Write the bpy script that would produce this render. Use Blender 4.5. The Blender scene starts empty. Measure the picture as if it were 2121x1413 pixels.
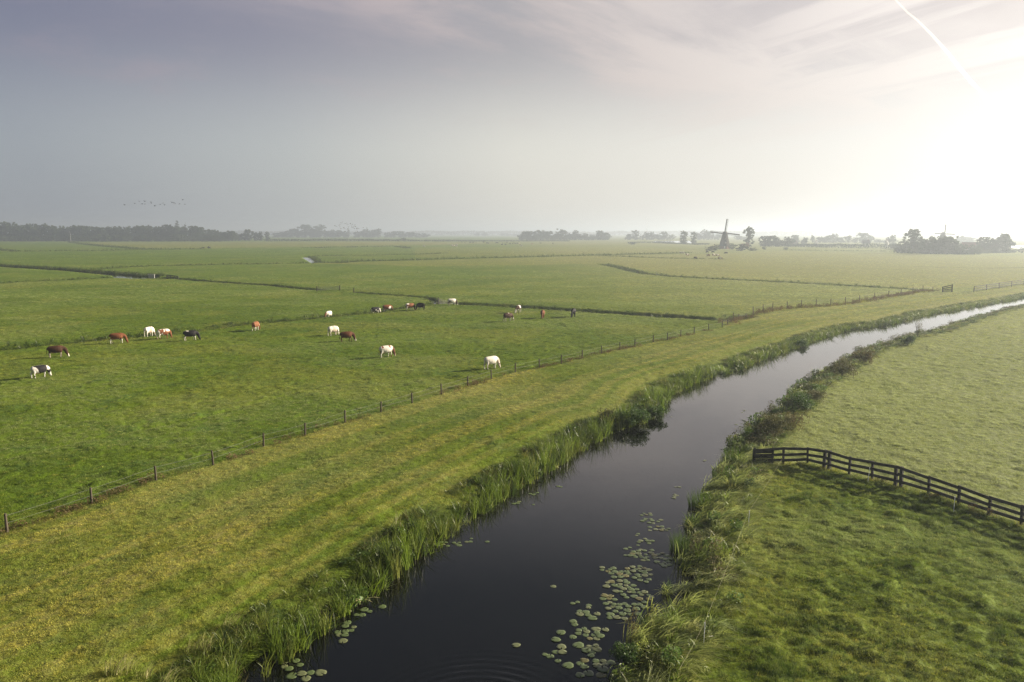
import bpy, bmesh, math, random
import numpy as np
from mathutils import Vector, Matrix, Euler

R = math.radians
random.seed(7)
rng = np.random.default_rng(11)
SC = bpy.context.scene
COL = SC.collection

# ------------------------------------------------------------------ camera
W0, H0 = 2121.0, 1413.0
LENS = 28.0
F = LENS / 36.0 * W0
CAMH = 14.5
HORIZON = 482.0
PITCH = math.atan((H0 / 2 - HORIZON) / F)
cam_data = bpy.data.cameras.new('camera')
cam = bpy.data.objects.new('camera', cam_data)
COL.objects.link(cam)
cam_data.lens = LENS
cam_data.sensor_width = 36.0
cam_data.clip_start = 0.5
cam_data.clip_end = 120000.0
cam.location = (0, 0, CAMH)
cam.rotation_euler = (math.pi / 2 - PITCH, 0, 0)
SC.camera = cam


def ray(px, py):
    u = (np.asarray(px, float) - W0 / 2) / F
    v = (H0 / 2 - np.asarray(py, float)) / F
    cp, sp = math.cos(PITCH), math.sin(PITCH)
    return u, cp + v * sp, -sp + v * cp


def at(px, py, z=0.0):
    """ground point (x, y) seen at a photo pixel, on the level z"""
    dx, dy, dz = ray(px, py)
    t = (z - CAMH) / dz
    return np.stack([dx * t, dy * t], -1)


def pl(pts, z=0.0):
    a = np.array(pts, float)
    return at(a[:, 0], a[:, 1], z)


# ------------------------------------------------------------------ scene tags
def tag(o, label=None, cat=None, group=None, kind=None):
    if label: o['label'] = label
    if cat: o['category'] = cat
    if group: o['group'] = group
    if kind: o['kind'] = kind
    return o


def empty(name, loc, rz=0.0, sc=1.0):
    o = bpy.data.objects.new(name, None)
    o.empty_display_size = 0.3
    COL.objects.link(o)
    o.location = loc
    o.rotation_euler = (0, 0, rz)
    o.scale = (sc, sc, sc) if not hasattr(sc, '__len__') else sc
    return o


def link(name, me, parent=None):
    o = bpy.data.objects.new(name, me)
    COL.objects.link(o)
    if parent: o.parent = parent
    return o


def mesh_np(name, V, FA, mats=(), smooth=False, face_mat=None):
    """mesh from numpy verts and a list of face arrays (each n x k)"""
    me = bpy.data.meshes.new(name)
    V = np.asarray(V, np.float32)
    me.vertices.add(len(V))
    me.vertices.foreach_set('co', V.ravel())
    loops, starts, tot, s = [], [], [], 0
    for fa in FA:
        fa = np.asarray(fa, np.int32)
        if len(fa) == 0: continue
        k = fa.shape[1]
        loops.append(fa.ravel())
        starts.append(s + np.arange(len(fa)) * k)
        tot.append(np.full(len(fa), k))
        s += fa.size
    loops = np.concatenate(loops); starts = np.concatenate(starts); tot = np.concatenate(tot)
    me.loops.add(len(loops)); me.loops.foreach_set('vertex_index', loops.astype(np.int32))
    me.polygons.add(len(starts))
    me.polygons.foreach_set('loop_start', starts.astype(np.int32))
    me.polygons.foreach_set('loop_total', tot.astype(np.int32))
    if face_mat is not None:
        me.polygons.foreach_set('material_index', np.asarray(face_mat, np.int32))
    me.polygons.foreach_set('use_smooth', np.full(len(starts), bool(smooth)))
    for m in mats: me.materials.append(m)
    me.update(calc_edges=True)
    me.validate()
    return me


class MB:
    """collects simple shapes into one mesh"""
    def __init__(self):
        self.bm = bmesh.new()

    def box(self, c, s, rot=None, bev=0.0):
        r = bmesh.ops.create_cube(self.bm, size=1.0)
        vs = r['verts']
        M = Matrix.Translation(c) @ (rot.to_matrix().to_4x4() if rot else Matrix()) @ Matrix.Diagonal((*s, 1))
        for v in vs: v.co = M @ v.co
        if bev:
            es = list({e for v in vs for e in v.link_edges})
            bmesh.ops.bevel(self.bm, geom=es, offset=bev, segments=1, affect='EDGES')
        return self

    def bar(self, a, b, w, h=None, roll=0.0):
        a, b = Vector(a), Vector(b)
        d = b - a
        q = d.to_track_quat('X', 'Z')
        M = Matrix.Translation((a + b) / 2) @ q.to_matrix().to_4x4() @ Matrix.Rotation(roll, 4, 'X')
        r = bmesh.ops.create_cube(self.bm, size=1.0)
        S = Matrix.Diagonal((d.length, w, h or w, 1))
        for v in r['verts']: v.co = M @ S @ v.co
        return self

    def tube(self, pts, rad, n=8, caps=True):
        pts = [Vector(p) for p in pts]
        if not hasattr(rad, '__len__'): rad = [rad] * len(pts)
        rings = []
        for i, p in enumerate(pts):
            t = (pts[min(i + 1, len(pts) - 1)] - pts[max(i - 1, 0)]).normalized()
            up = Vector((0, 1, 0)) if abs(t.y) < 0.9 else Vector((1, 0, 0))
            s = (up - t * up.dot(t)).normalized()
            w = t.cross(s)
            r = rad[i]
            a, b = (r if hasattr(r, '__len__') else (r, r))
            rings.append([self.bm.verts.new(p + s * (a * math.cos(2 * math.pi * k / n)) + w * (b * math.sin(2 * math.pi * k / n))) for k in range(n)])
        for A, B in zip(rings, rings[1:]):
            for k in range(n):
                self.bm.faces.new((A[k], A[(k + 1) % n], B[(k + 1) % n], B[k]))
        if caps:
            self.bm.faces.new(rings[0][::-1]); self.bm.faces.new(rings[-1])
        return self

    def cone(self, c, r1, r2, h, n=16, rot=0.0):
        p = Vector(c)
        A = [self.bm.verts.new(p + Vector((r1 * math.cos(rot + 2 * math.pi * k / n), r1 * math.sin(rot + 2 * math.pi * k / n), 0))) for k in range(n)]
        B = [self.bm.verts.new(p + Vector((r2 * math.cos(rot + 2 * math.pi * k / n), r2 * math.sin(rot + 2 * math.pi * k / n), h))) for k in range(n)]
        for k in range(n):
            self.bm.faces.new((A[k], A[(k + 1) % n], B[(k + 1) % n], B[k]))
        self.bm.faces.new(A[::-1]); self.bm.faces.new(B)
        return self

    def ball(self, c, s, sub=2, rot=None):
        r = bmesh.ops.create_icosphere(self.bm, subdivisions=sub, radius=1.0)
        M = Matrix.Translation(c) @ (rot.to_matrix().to_4x4() if rot else Matrix()) @ Matrix.Diagonal((*s, 1))
        for v in r['verts']: v.co = M @ v.co
        return self

    def poly(self, pts, d):
        """flat outline extruded by vector d"""
        A = [self.bm.verts.new(Vector(p)) for p in pts]
        B = [self.bm.verts.new(Vector(p) + Vector(d)) for p in pts]
        n = len(A)
        self.bm.faces.new(A[::-1]); self.bm.faces.new(B)
        for k in range(n):
            self.bm.faces.new((A[k], A[(k + 1) % n], B[(k + 1) % n], B[k]))
        return self

    def mesh(self, name, mat, smooth=False):
        bmesh.ops.recalc_face_normals(self.bm, faces=self.bm.faces)
        me = bpy.data.meshes.new(name)
        self.bm.to_mesh(me); self.bm.free()
        me.materials.append(mat)
        if smooth: me.polygons.foreach_set('use_smooth', [True] * len(me.polygons))
        return me

    def build(self, name, mat, parent=None, smooth=False):
        return link(name, self.mesh(name, mat, smooth), parent)


# ------------------------------------------------------------------ numpy noise
def _h(ix, iy, seed):
    n = (ix.astype(np.int64) * 374761393 + iy.astype(np.int64) * 668265263 + seed * 974634777) & 0xffffffff
    n = ((n ^ (n >> 13)) * 1274126177) & 0xffffffff
    n = (n ^ (n >> 16)) & 0xffff
    return n / 65535.0


def vnoise(x, y, seed=0):
    x = np.asarray(x, float); y = np.asarray(y, float)
    ix = np.floor(x); iy = np.floor(y)
    fx = x - ix; fy = y - iy
    fx = fx * fx * (3 - 2 * fx); fy = fy * fy * (3 - 2 * fy)
    ix = ix.astype(np.int64); iy = iy.astype(np.int64)
    a = _h(ix, iy, seed); b = _h(ix + 1, iy, seed); c = _h(ix, iy + 1, seed); d = _h(ix + 1, iy + 1, seed)
    return (a * (1 - fx) + b * fx) * (1 - fy) + (c * (1 - fx) + d * fx) * fy


def fbm(x, y, oct=3, seed=0):
    s = 0.0; a = 1.0; t = 0.0
    for o in range(oct):
        c, q = math.cos(o * 0.7), math.sin(o * 0.7)
        s = s + a * vnoise((x * c - y * q) * 2 ** o + 17.3 * o, (x * q + y * c) * 2 ** o - 9.1 * o, seed + o)
        t += a; a *= 0.5
    return s / t


def sstep(a, b, x):
    t = np.clip((x - a) / (b - a), 0, 1)
    return t * t * (3 - 2 * t)


def dist_poly(x, y, P, pad, closed=False):
    """distance to a polyline, exact inside pad, else pad"""
    out = np.full(x.shape, float(pad))
    n = len(P)
    for i in range(n if closed else n - 1):
        a = P[i]; b = P[(i + 1) % n]
        lo = np.minimum(a, b) - pad; hi = np.maximum(a, b) + pad
        m = (x > lo[0]) & (x < hi[0]) & (y > lo[1]) & (y < hi[1])
        if not m.any(): continue
        d = b - a; L = max(float(d @ d), 1e-9)
        xx = x[m] - a[0]; yy = y[m] - a[1]
        t = np.clip((xx * d[0] + yy * d[1]) / L, 0, 1)
        dd = np.hypot(xx - t * d[0], yy - t * d[1])
        out[m] = np.minimum(out[m], dd)
    return out


def inside(x, y, P):
    r = np.zeros(x.shape, bool)
    lo = P.min(0); hi = P.max(0)
    m = (x >= lo[0]) & (x <= hi[0]) & (y >= lo[1]) & (y <= hi[1])
    if not m.any(): return r
    xx = x[m]; yy = y[m]; c = np.zeros(xx.shape, bool)
    n = len(P)
    for i in range(n):
        x1, y1 = P[i]; x2, y2 = P[(i + 1) % n]
        if y1 == y2: continue
        k = ((y1 > yy) != (y2 > yy)) & (xx < (x2 - x1) * (yy - y1) / (y2 - y1) + x1)
        c ^= k
    r[m] = c
    return r


# ------------------------------------------------------------------ material helper
class NT:
    def __init__(self, mat):
        self.t = mat.node_tree; self.n = self.t.nodes; self.l = self.t.links

    def new(self, ty, **kw):
        n = self.n.new(ty)
        for k, v in kw.items(): setattr(n, k, v)
        return n

    def put(self, sock, v):
        if isinstance(v, bpy.types.NodeSocket): self.l.new(v, sock)
        elif v is not None: sock.default_value = v

    def math(self, op, a, b=None, c=None, clamp=False):
        n = self.new('ShaderNodeMath', operation=op, use_clamp=clamp)
        self.put(n.inputs[0], a); self.put(n.inputs[1], b)
        if c is not None: self.put(n.inputs[2], c)
        return n.outputs[0]

    def mix(self, f, a, b, mode='MIX'):
        n = self.new('ShaderNodeMix', data_type='RGBA', blend_type=mode, clamp_factor=True)
        self.put(n.inputs['Factor'], f)
        self.put(n.inputs[6], a if isinstance(a, bpy.types.NodeSocket) else (*a, 1))
        self.put(n.inputs[7], b if isinstance(b, bpy.types.NodeSocket) else (*b, 1))
        return n.outputs[2]

    def noise(self, vec, scale, detail=3, rough=0.5, dist=0.0):
        n = self.new('ShaderNodeTexNoise')
        if vec is not None: self.l.new(vec, n.inputs['Vector'])
        n.inputs['Scale'].default_value = scale; n.inputs['Detail'].default_value = detail
        n.inputs['Roughness'].default_value = rough; n.inputs['Distortion'].default_value = dist
        return n.outputs['Fac']

    def ramp(self, f, stops, interp='LINEAR'):
        n = self.new('ShaderNodeValToRGB')
        self.l.new(f, n.inputs[0])
        cr = n.color_ramp; cr.interpolation = interp
        while len(cr.elements) < len(stops): cr.elements.new(0.5)
        for e, (p, c) in zip(cr.elements, stops):
            e.position = p; e.color = (*c, 1) if len(c) == 3 else c
        return n.outputs[0]

    def maprange(self, v, a, b, c=0.0, d=1.0, smooth=True):
        n = self.new('ShaderNodeMapRange', interpolation_type='SMOOTHSTEP' if smooth else 'LINEAR')
        self.put(n.inputs[0], v)
        for i, q in enumerate((a, b, c, d)): n.inputs[i + 1].default_value = q
        return n.outputs[0]


def new_mat(name):
    m = bpy.data.materials.new(name)
    m.use_nodes = True
    m.node_tree.nodes.clear()
    t = NT(m)
    out = t.new('ShaderNodeOutputMaterial')
    return m, t, out


def solid(name, col, rough=0.8, var=0.25, scale=3.0, metal=0.0, spec=0.3, bump=0.0):
    m, t, out = new_mat(name)
    tc = t.new('ShaderNodeTexCoord')
    f = t.noise(tc.outputs['Object'], scale, 4)
    c = t.mix(f, tuple(q * (1 - var) for q in col), tuple(min(1, q * (1 + var)) for q in col))
    p = t.new('ShaderNodeBsdfPrincipled')
    t.put(p.inputs['Base Color'], c)
    p.inputs['Roughness'].default_value = rough
    p.inputs['Metallic'].default_value = metal
    p.inputs['Specular IOR Level'].default_value = spec
    if bump:
        b = t.new('ShaderNodeBump'); b.inputs['Strength'].default_value = bump
        t.put(b.inputs['Height'], f); t.put(p.inputs['Normal'], b.outputs[0])
    t.l.new(p.outputs[0], out.inputs[0])
    return m


def leafy(name, col_a, col_b, trans=0.35, rough=0.6, spec=0.3, attr=None, scale=0.8):
    """thin plant matter: diffuse + translucent, colour varied by object noise and by the clump it grows in"""
    m, t, out = new_mat(name)
    tc = t.new('ShaderNodeTexCoord')
    f = t.noise(tc.outputs['Object'], scale, 3)
    c = t.mix(f, col_a, col_b)
    if attr:
        a = t.new('ShaderNodeAttribute', attribute_type='INSTANCER', attribute_name='tint')
        sp = t.new('ShaderNodeSeparateXYZ'); t.l.new(a.outputs['Vector'], sp.inputs[0])
        c = t.mix(sp.outputs[0], c, attr['dry'])
        c = t.mix(sp.outputs[1], c, attr['dark'])
        c = t.mix(sp.outputs[2], c, attr['dew_haze'])
    p = t.new('ShaderNodeBsdfPrincipled')
    t.put(p.inputs['Base Color'], c)
    p.inputs['Roughness'].default_value = rough
    p.inputs['Specular IOR Level'].default_value = spec
    tr = t.new('ShaderNodeBsdfTranslucent'); t.put(tr.inputs['Color'], c)
    mx = t.new('ShaderNodeMixShader'); mx.inputs[0].default_value = trans
    t.l.new(p.outputs[0], mx.inputs[1]); t.l.new(tr.outputs[0], mx.inputs[2])
    t.l.new(mx.outputs[0], out.inputs[0])
    return m
# ------------------------------------------------------------------ light, sky, haze
SUN_AZ, SUN_EL = R(70), R(19)          # azimuth clockwise from the view axis (+Y)
S = Vector((math.sin(SUN_AZ) * math.cos(SUN_EL), math.cos(SUN_AZ) * math.cos(SUN_EL), math.sin(SUN_EL)))
sun_d = bpy.data.lights.new('sun', 'SUN')
sun_d.energy = 5.0
sun_d.angle = R(0.6)
sun_d.color = (1.0, 0.87, 0.68)
sun = bpy.data.objects.new('sun', sun_d)
COL.objects.link(sun)
sun.location = S * 200
sun.rotation_euler = (-S).to_track_quat('-Z', 'Y').to_euler()

world = bpy.data.worlds.new('World')
SC.world = world
world.use_nodes = True
world.node_tree.nodes.clear()
t = NT(world)
wo = t.new('ShaderNodeOutputWorld')
bg = t.new('ShaderNodeBackground')
bg.inputs['Strength'].default_value = 0.1
sky = t.new('ShaderNodeTexSky', sky_type='NISHITA')
sky.sun_disc = False
sky.sun_elevation = SUN_EL
sky.sun_rotation = SUN_AZ
sky.air_density = 1.0; sky.dust_density = 4.0; sky.ozone_density = 1.0
tc = t.new('ShaderNodeTexCoord')
D = tc.outputs['Generated']
nrm = t.new('ShaderNodeVectorMath', operation='NORMALIZE'); t.l.new(D, nrm.inputs[0])
D = nrm.outputs[0]
dt = t.new('ShaderNodeVectorMath', operation='DOT_PRODUCT'); t.l.new(D, dt.inputs[0])
dt.inputs[1].default_value = S
c = dt.outputs['Value']
sx = t.new('ShaderNodeSeparateXYZ'); t.l.new(D, sx.inputs[0])
z = t.math('MAXIMUM', sx.outputs[2], 0.0)
# thin high veil: luminance by distance from the sun, clear toward the zenith
f = t.maprange(c, -1.0, 1.0, 0.0, 1.0, smooth=False)
veil_low = t.ramp(f, [(0.0, (.27, .30, .34)), (0.427, (.32, .348, .39)), (0.55, (.46, .48, .485)), (0.68, (.72, .70, .64)),
                      (0.79, (.79, .76, .71)), (0.85, (.85, .83, .80)), (0.90, (.97, .955, .935)), (1.0, (2.0, 1.92, 1.8))])
veil_high = t.ramp(f, [(0.0, (.165, .17, .235)), (0.45, (.185, .188, .265)), (0.56, (.245, .238, .30)), (0.695, (.37, .35, .365)),
                       (0.79, (.50, .45, .45)), (0.89, (.68, .61, .585)), (0.94, (.95, .88, .84)), (1.0, (2.1, 2.0, 1.85))])
veil_top = t.ramp(f, [(0.0, (.07, .078, .11)), (0.5, (.058, .065, .09)), (0.8, (.075, .08, .10)), (0.95, (.40, .39, .38)), (1.0, (1.2, 1.1, 1.0))])
hz = t.maprange(z, 0.085, 0.235)
veil = t.mix(hz, veil_low, veil_high)
zt = t.maprange(z, 0.275, 0.44)
# cloud streaks: noise on a flat layer seen in perspective
den = t.math('ADD', z, 0.10)
px_ = t.math('DIVIDE', sx.outputs[0], den); py_ = t.math('DIVIDE', sx.outputs[1], den)
cb = t.new('ShaderNodeCombineXYZ'); t.l.new(px_, cb.inputs[0]); t.l.new(py_, cb.inputs[1])
def rotated(ang, su, sv, off):
    """coordinates along and across a drift direction of the cloud layer"""
    ca_, sa_ = math.cos(ang), math.sin(ang)
    u = t.math('ADD', t.math('MULTIPLY', px_, ca_), t.math('MULTIPLY', py_, sa_))
    v = t.math('ADD', t.math('MULTIPLY', px_, -sa_), t.math('MULTIPLY', py_, ca_))
    k = t.new('ShaderNodeCombineXYZ'); t.put(k.inputs[0], t.math('MULTIPLY', u, su)); t.put(k.inputs[1], t.math('MULTIPLY', v, sv)); k.inputs[2].default_value = off
    return v, k.outputs[0]
v1, k1 = rotated(R(37), .55, 1.5, .3)
n1 = t.noise(k1, 1.5, 8, 0.62, 0.25)
v2, k2 = rotated(R(-58), .45, 2.6, 4.1)
n2 = t.noise(k2, 1.3, 7, 0.55, 0.1)
n3 = t.noise(cb.outputs[0], 1.1, 7, 0.58, 0.2)
# one broad veil band drifting across, ragged on its lower edge
wob = t.math('ADD', v1, t.math('MULTIPLY', t.math('SUBTRACT', n3, .5), 1.3))
band = t.math('MULTIPLY', t.maprange(wob, 2.85, 2.30), t.maprange(wob, 1.35, 2.05))
c1 = t.math('MULTIPLY', band, t.maprange(n1, 0.34, 0.60))
side = t.maprange(px_, 0.35, 1.1)
c2 = t.math('MULTIPLY', t.math('MULTIPLY', t.maprange(n2, 0.44, 0.62), side), 0.9)
c3 = t.math('MULTIPLY', t.maprange(n3, 0.52, 0.72), 0.45)
clm = t.math('MAXIMUM', t.math('MAXIMUM', c1, c2), c3)
hi = t.maprange(z, 0.085, 0.165)
clm = t.math('MULTIPLY', clm, hi)
bright = t.ramp(f, [(0.0, (.28, .24, .28)), (0.45, (.335, .275, .325)), (0.58, (.45, .375, .395)), (0.695, (.56, .475, .45)), (0.79, (.74, .655, .61)),
                    (0.89, (.97, .885, .83)), (0.94, (1.15, 1.08, 1.0)), (1.0, (2.2, 2.05, 1.85))])
veil = t.mix(t.math('MULTIPLY', clm, 0.95), veil, bright)
veil = t.mix(zt, veil, veil_top)
v10 = t.new('ShaderNodeVectorMath', operation='SCALE'); t.l.new(veil, v10.inputs[0]); v10.inputs['Scale'].default_value = 3.87
skyc = t.mix(0.92, sky.outputs[0], v10.outputs[0])
t.l.new(skyc, bg.inputs['Color'])
t.l.new(bg.outputs[0], wo.inputs['Surface'])

SC.view_settings.view_transform = 'Standard'
SC.view_settings.look = 'None'
SC.view_settings.exposure = 1.4
SC.view_settings.gamma = 1.0
SC.view_settings.use_curve_mapping = False
cy = SC.cycles
cy.max_bounces = 6; cy.diffuse_bounces = 2; cy.glossy_bounces = 2; cy.transmission_bounces = 4
cy.transparent_max_bounces = 8; cy.volume_bounces = 0
cy.use_denoising = True
cy.denoising_prefilter = 'NONE'
cy.caustics_reflective = False; cy.caustics_refractive = False
cy.sample_clamp_indirect = 6.0

# morning haze over the whole polder
HAZE_TOP = 52.0
EXT = 26000.0
hb = MB().box((0, 0, (HAZE_TOP - 4.0) / 2), (2 * EXT, 2 * EXT, HAZE_TOP + 4.0))
hm, t, out = new_mat('haze')
pv = t.new('ShaderNodeVolumePrincipled')
pv.inputs['Color'].default_value = (0.765, 0.875, 1.0, 1)
pv.inputs['Density'].default_value = 0.00046
pv.inputs['Anisotropy'].default_value = 0.60
t.l.new(pv.outputs[0], out.inputs['Volume'])
haze = hb.build('haze', hm)
tag(haze, kind='stuff', label='pale morning haze lying over the whole polder')
# ------------------------------------------------------------------ lie of the land (photo pixels -> ground points)
WL = -0.45                                  # water level
left_px = [(280, 1600), (392, 1510), (500, 1425), (598, 1352), (718, 1262), (812, 1192), (886, 1135), (980, 1068), (1110, 988), (1195, 935),
           (1262, 893), (1330, 876), (1366, 848), (1384, 818), (1440, 792), (1520, 768), (1560, 752), (1605, 735), (1645, 721), (1690, 704),
           (1724, 693), (1761, 683), (1803, 679), (1854, 671), (1917, 653), (1973, 644), (2007, 637), (2072, 626), (2121, 616),
           (2230, 596), (2400, 572)]
right_px = [(1190, 1600), (1240, 1480), (1278, 1413), (1292, 1360), (1322, 1310), (1365, 1255), (1405, 1195), (1425, 1130), (1436, 1070), (1468, 1010),
            (1502, 955), (1528, 915), (1562, 880), (1600, 850), (1628, 818), (1660, 790), (1692, 767), (1727, 750), (1747, 736), (1775, 722),
            (1803, 713), (1840, 700), (1888, 688), (1931, 679), (1987, 661), (2044, 646), (2087, 633), (2121, 626), (2230, 604), (2400, 577)]
CL = pl(left_px, WL)
# the near bank hides its own waterline: the edge seen there is the rim of the bank
CR = np.array([at(x, y, np.interp(y, [760, 940], [0.2, WL])) for x, y in right_px])
CANAL = np.concatenate([CL, CR[::-1]])
fence_px = [(-420, 1245), (15, 1103), (190, 1044), (323.5, 998), (442, 964), (546, 924), (632, 901), (715, 875), (789, 853), (854, 835),
            (914.5, 817), (969, 800), (1018, 784.5), (1067.5, 772), (1117, 761), (1162.5, 753), (1206, 742.5), (1246, 734), (1284, 724),
            (1315, 718.5), (1353, 709), (1382.5, 704), (1410, 697), (1437.5, 692), (1468, 684), (1495.5, 678.5), (1507, 672)]
FENCE = pl(fence_px)
weedline_px = [(1507, 672), (1530, 661), (1560, 653), (1600, 643), (1660, 638), (1720, 634), (1780, 626), (1840, 616), (1890, 608), (1932, 603)]
WEEDL = pl(weedline_px)
railfar = pl([(2017, 606), (2121, 590), (2240, 574)])
DIKE = np.concatenate([FENCE, WEEDL[1:], railfar, CL[::-1]])
rail_px = [(1560, 962), (1622, 962), (1672, 962), (1712, 971), (1759, 984), (1806, 994), (1860, 1009), (1923, 1025), (1985, 1045), (2048, 1067),
           (2115, 1088), (2185, 1112), (2260, 1140), (2400, 1192), (2560, 1250)]
RAIL = pl(rail_px)
PADDOCK = np.concatenate([RAIL, pl([(2700, 1300), (2700, 1800), (1190, 1800)]), CR[:11]])

# (photo polyline, half width m, depth m)
DITCH = [
    ([(-60, 728), (40, 719), (112, 711), (192, 703), (266, 697), (352, 689), (416, 681), (500, 672), (545, 668), (625, 660), (672, 655),
      (769, 647), (813, 639), (850, 636), (905, 628), (950, 627.5)], 1.1, 0.42),
    ([(950, 628.5), (1060, 633), (1180, 641), (1300, 649), (1400, 656), (1500, 661), (1535, 655)], 1.7, 0.85),
    ([(330, 575), (370, 577.5), (480, 586), (560, 591), (656, 600)], 1.2, 0.75),
    ([(733, 604.5), (777, 608.5), (824, 611.5), (890, 617), (905, 626)], 0.8, 0.45),
    ([(-60, 588), (0, 586), (100, 581), (237, 575)], 1.2, 0.7),
    ([(200, 557), (300, 551), (400, 549), (498, 547), (640, 545)], 1.3, 0.6),
    ([(655, 543.5), (700, 544.5), (730, 541.5), (900, 537), (1060, 533), (1220, 529), (1400, 525), (1425, 524)], 2.2, 0.8),
    ([(1250, 547), (1290, 556), (1330, 566), (1400, 573), (1500, 578.5), (1700, 588), (1880, 598.5), (1925, 602)], 1.5, 0.7),
    ([(145, 502), (190, 508), (280, 515.5), (330, 517), (420, 516)], 2.2, 0.6),
    ([(-40, 514), (0, 517), (30, 521), (180, 519.5), (300, 517.5)], 2.0, 0.5),
    ([(655, 530.5), (860, 527), (920, 524.5)], 2.0, 0.5),
    ([(630, 513.5), (740, 511.5), (820, 510), (845, 514)], 2.5, 0.5),
    ([(1245, 529.5), (1330, 533), (1430, 536), (1500, 536.5)], 1.8, 0.6),
    ([(1620, 518), (1860, 521), (2000, 527)], 2.2, 0.5),
    ([(1900, 552), (2050, 556), (2180, 553)], 1.2, 0.35),
    ([(-80, 975), (0, 952), (134, 923), (269, 896), (403, 870), (529, 834), (640, 806), (760, 786)], 0.22, 0.13),
    ([(1060, 762), (1200, 722), (1330, 695), (1420, 680)], 0.25, 0.12),
]
DITCH = [(pl(p), w, d) for p, w, d in DITCH]
def pool(near, far):
    """open water: rim of the near bank, waterline of the far one"""
    return np.concatenate([pl(near), pl(far, WL)[::-1]])
POOLS = [
    pool([(-80, 548.5), (0, 552.5), (54, 556.5), (130, 561), (200, 567.8)], [(-80, 545), (0, 549.5), (100, 555), (200, 562.3)]),
    pool([(200, 567.8), (232, 571), (238, 576.3), (285, 577.2), (325, 576)], [(200, 562.3), (300, 570), (330, 572.5)]),
    pool([(626, 533.6), (638, 541), (646, 545.6), (656, 544)], [(626, 532.6), (640, 532.3), (651, 535.5), (657, 542)]),
    pool([(1354, 501.0), (1400, 502.4), (1433, 503.8)], [(1354, 499.2), (1433, 498.6)]),
    pool([(2086, 510), (2098, 513.8), (2125, 515.5)], [(2086, 508.2), (2125, 508.2)]),
]


def zones(x, y):
    """dry, ditch, dew, mown, paddock weights of a ground point"""
    dike = inside(x, y, DIKE)
    padk = inside(x, y, PADDOCK)
    right = (~dike) & (~padk) & inside(x, y, np.concatenate([CR[9:], pl([(3000, 575), (3000, 1300)]), RAIL[::-1]]))
    return dike, padk, right


def height(x, y, detail=True):
    r = np.hypot(x, y)
    dike, padk, right = zones(x, y)
    h = (fbm(x / 14, y / 14, 2, 3) - 0.5) * 0.22
    if detail:
        tus = 0.55 * fbm(x / .62, y / .62, 3, 21) + .45 * fbm(x / 1.7, y / 1.7, 2, 22)
        clump = sstep(0.42, 0.70, fbm(x / 2.4, y / 2.4, 2, 5))
        bump = (tus - 0.5) * np.where(padk, 0.34, np.where(dike, 0.15, np.where(right, 0.22, 0.24)))
        bump = bump * (0.55 + 0.9 * clump) + sstep(0.60, 0.78, fbm(x / 1.05, y / 1.05, 2, 9)) * np.where(dike, 0.03, np.where(padk, .08, .06))
        h = h + bump * (1 - sstep(500, 900, r))
    # crest of the towpath dike
    dw = dist_poly(x, y, CL, 14.0)
    h = h + np.where(dike, 0.30 * sstep(1.5, 5.0, dw) * (1 - sstep(7.0, 13.0, dw)), 0)
    soil = np.zeros(x.shape)
    for P, w, d in DITCH:
        dd = dist_poly(x, y, P, w * 3.2)
        cut = 1 - sstep(w * 0.7, w * 1.8, dd)
        h = h - d * cut
        soil = np.maximum(soil, cut * min(1.0, d * 1.8))
    for P in POOLS:
        m = inside(x, y, P)
        h = np.where(m, -1.1, h); soil = np.maximum(soil, m * 1.0)
    # canal bed and banks
    m = inside(x, y, CANAL)
    dc = np.minimum(dw, dist_poly(x, y, CR, 14.0))
    bank = sstep(0.0, 1.9, dc)
    h = np.where(m, WL - 0.25 - 0.9 * sstep(0.2, 3, dc), (WL - 0.22) * (1 - bank) + h * bank)
    soil = np.maximum(soil, np.where(m, 1.0, 1 - sstep(0.2, 1.0, dc)))
    return h, soil, dc, m


# ground sheet: rings of growing size round the viewpoint, one sheet to the horizon
fine = np.arange(-41, 41.001, 0.092)
coarse = np.concatenate([np.arange(44, 180, 4.0), -np.arange(44, 180, 4.0)[::-1] + 0.0])
az = np.sort(np.concatenate([fine, coarse, [180.0]]))
rr = [2.0]
while rr[-1] < 25500:
    r_ = rr[-1]
    rr.append(r_ * (1.03 if r_ < 19 else 1.0052 if r_ < 760 else 1.03))
rr = np.array(rr)
RRg, AZ = np.meshgrid(rr, R(1) * az, indexing='ij')
gx = (RRg * np.sin(AZ)).ravel(); gy = (RRg * np.cos(AZ)).ravel()
gh, gsoil, gdc, _ = height(gx, gy)
dike_, padk_, right_ = zones(gx, gy)
V = np.stack([gx, gy, gh], -1)
V = np.concatenate([V, [[0, 0, 0]]])
nr, na = RRg.shape
ii, jj = np.meshgrid(np.arange(nr - 1), np.arange(na), indexing='ij')
j2 = (jj + 1) % na
quads = np.stack([ii * na + jj, ii * na + j2, (ii + 1) * na + j2, (ii + 1) * na + jj], -1).reshape(-1, 4)[:, ::-1]
jj = np.arange(na)
tris = np.stack([np.full(na, nr * na), jj, (jj + 1) % na], -1)[:, ::-1]

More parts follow.
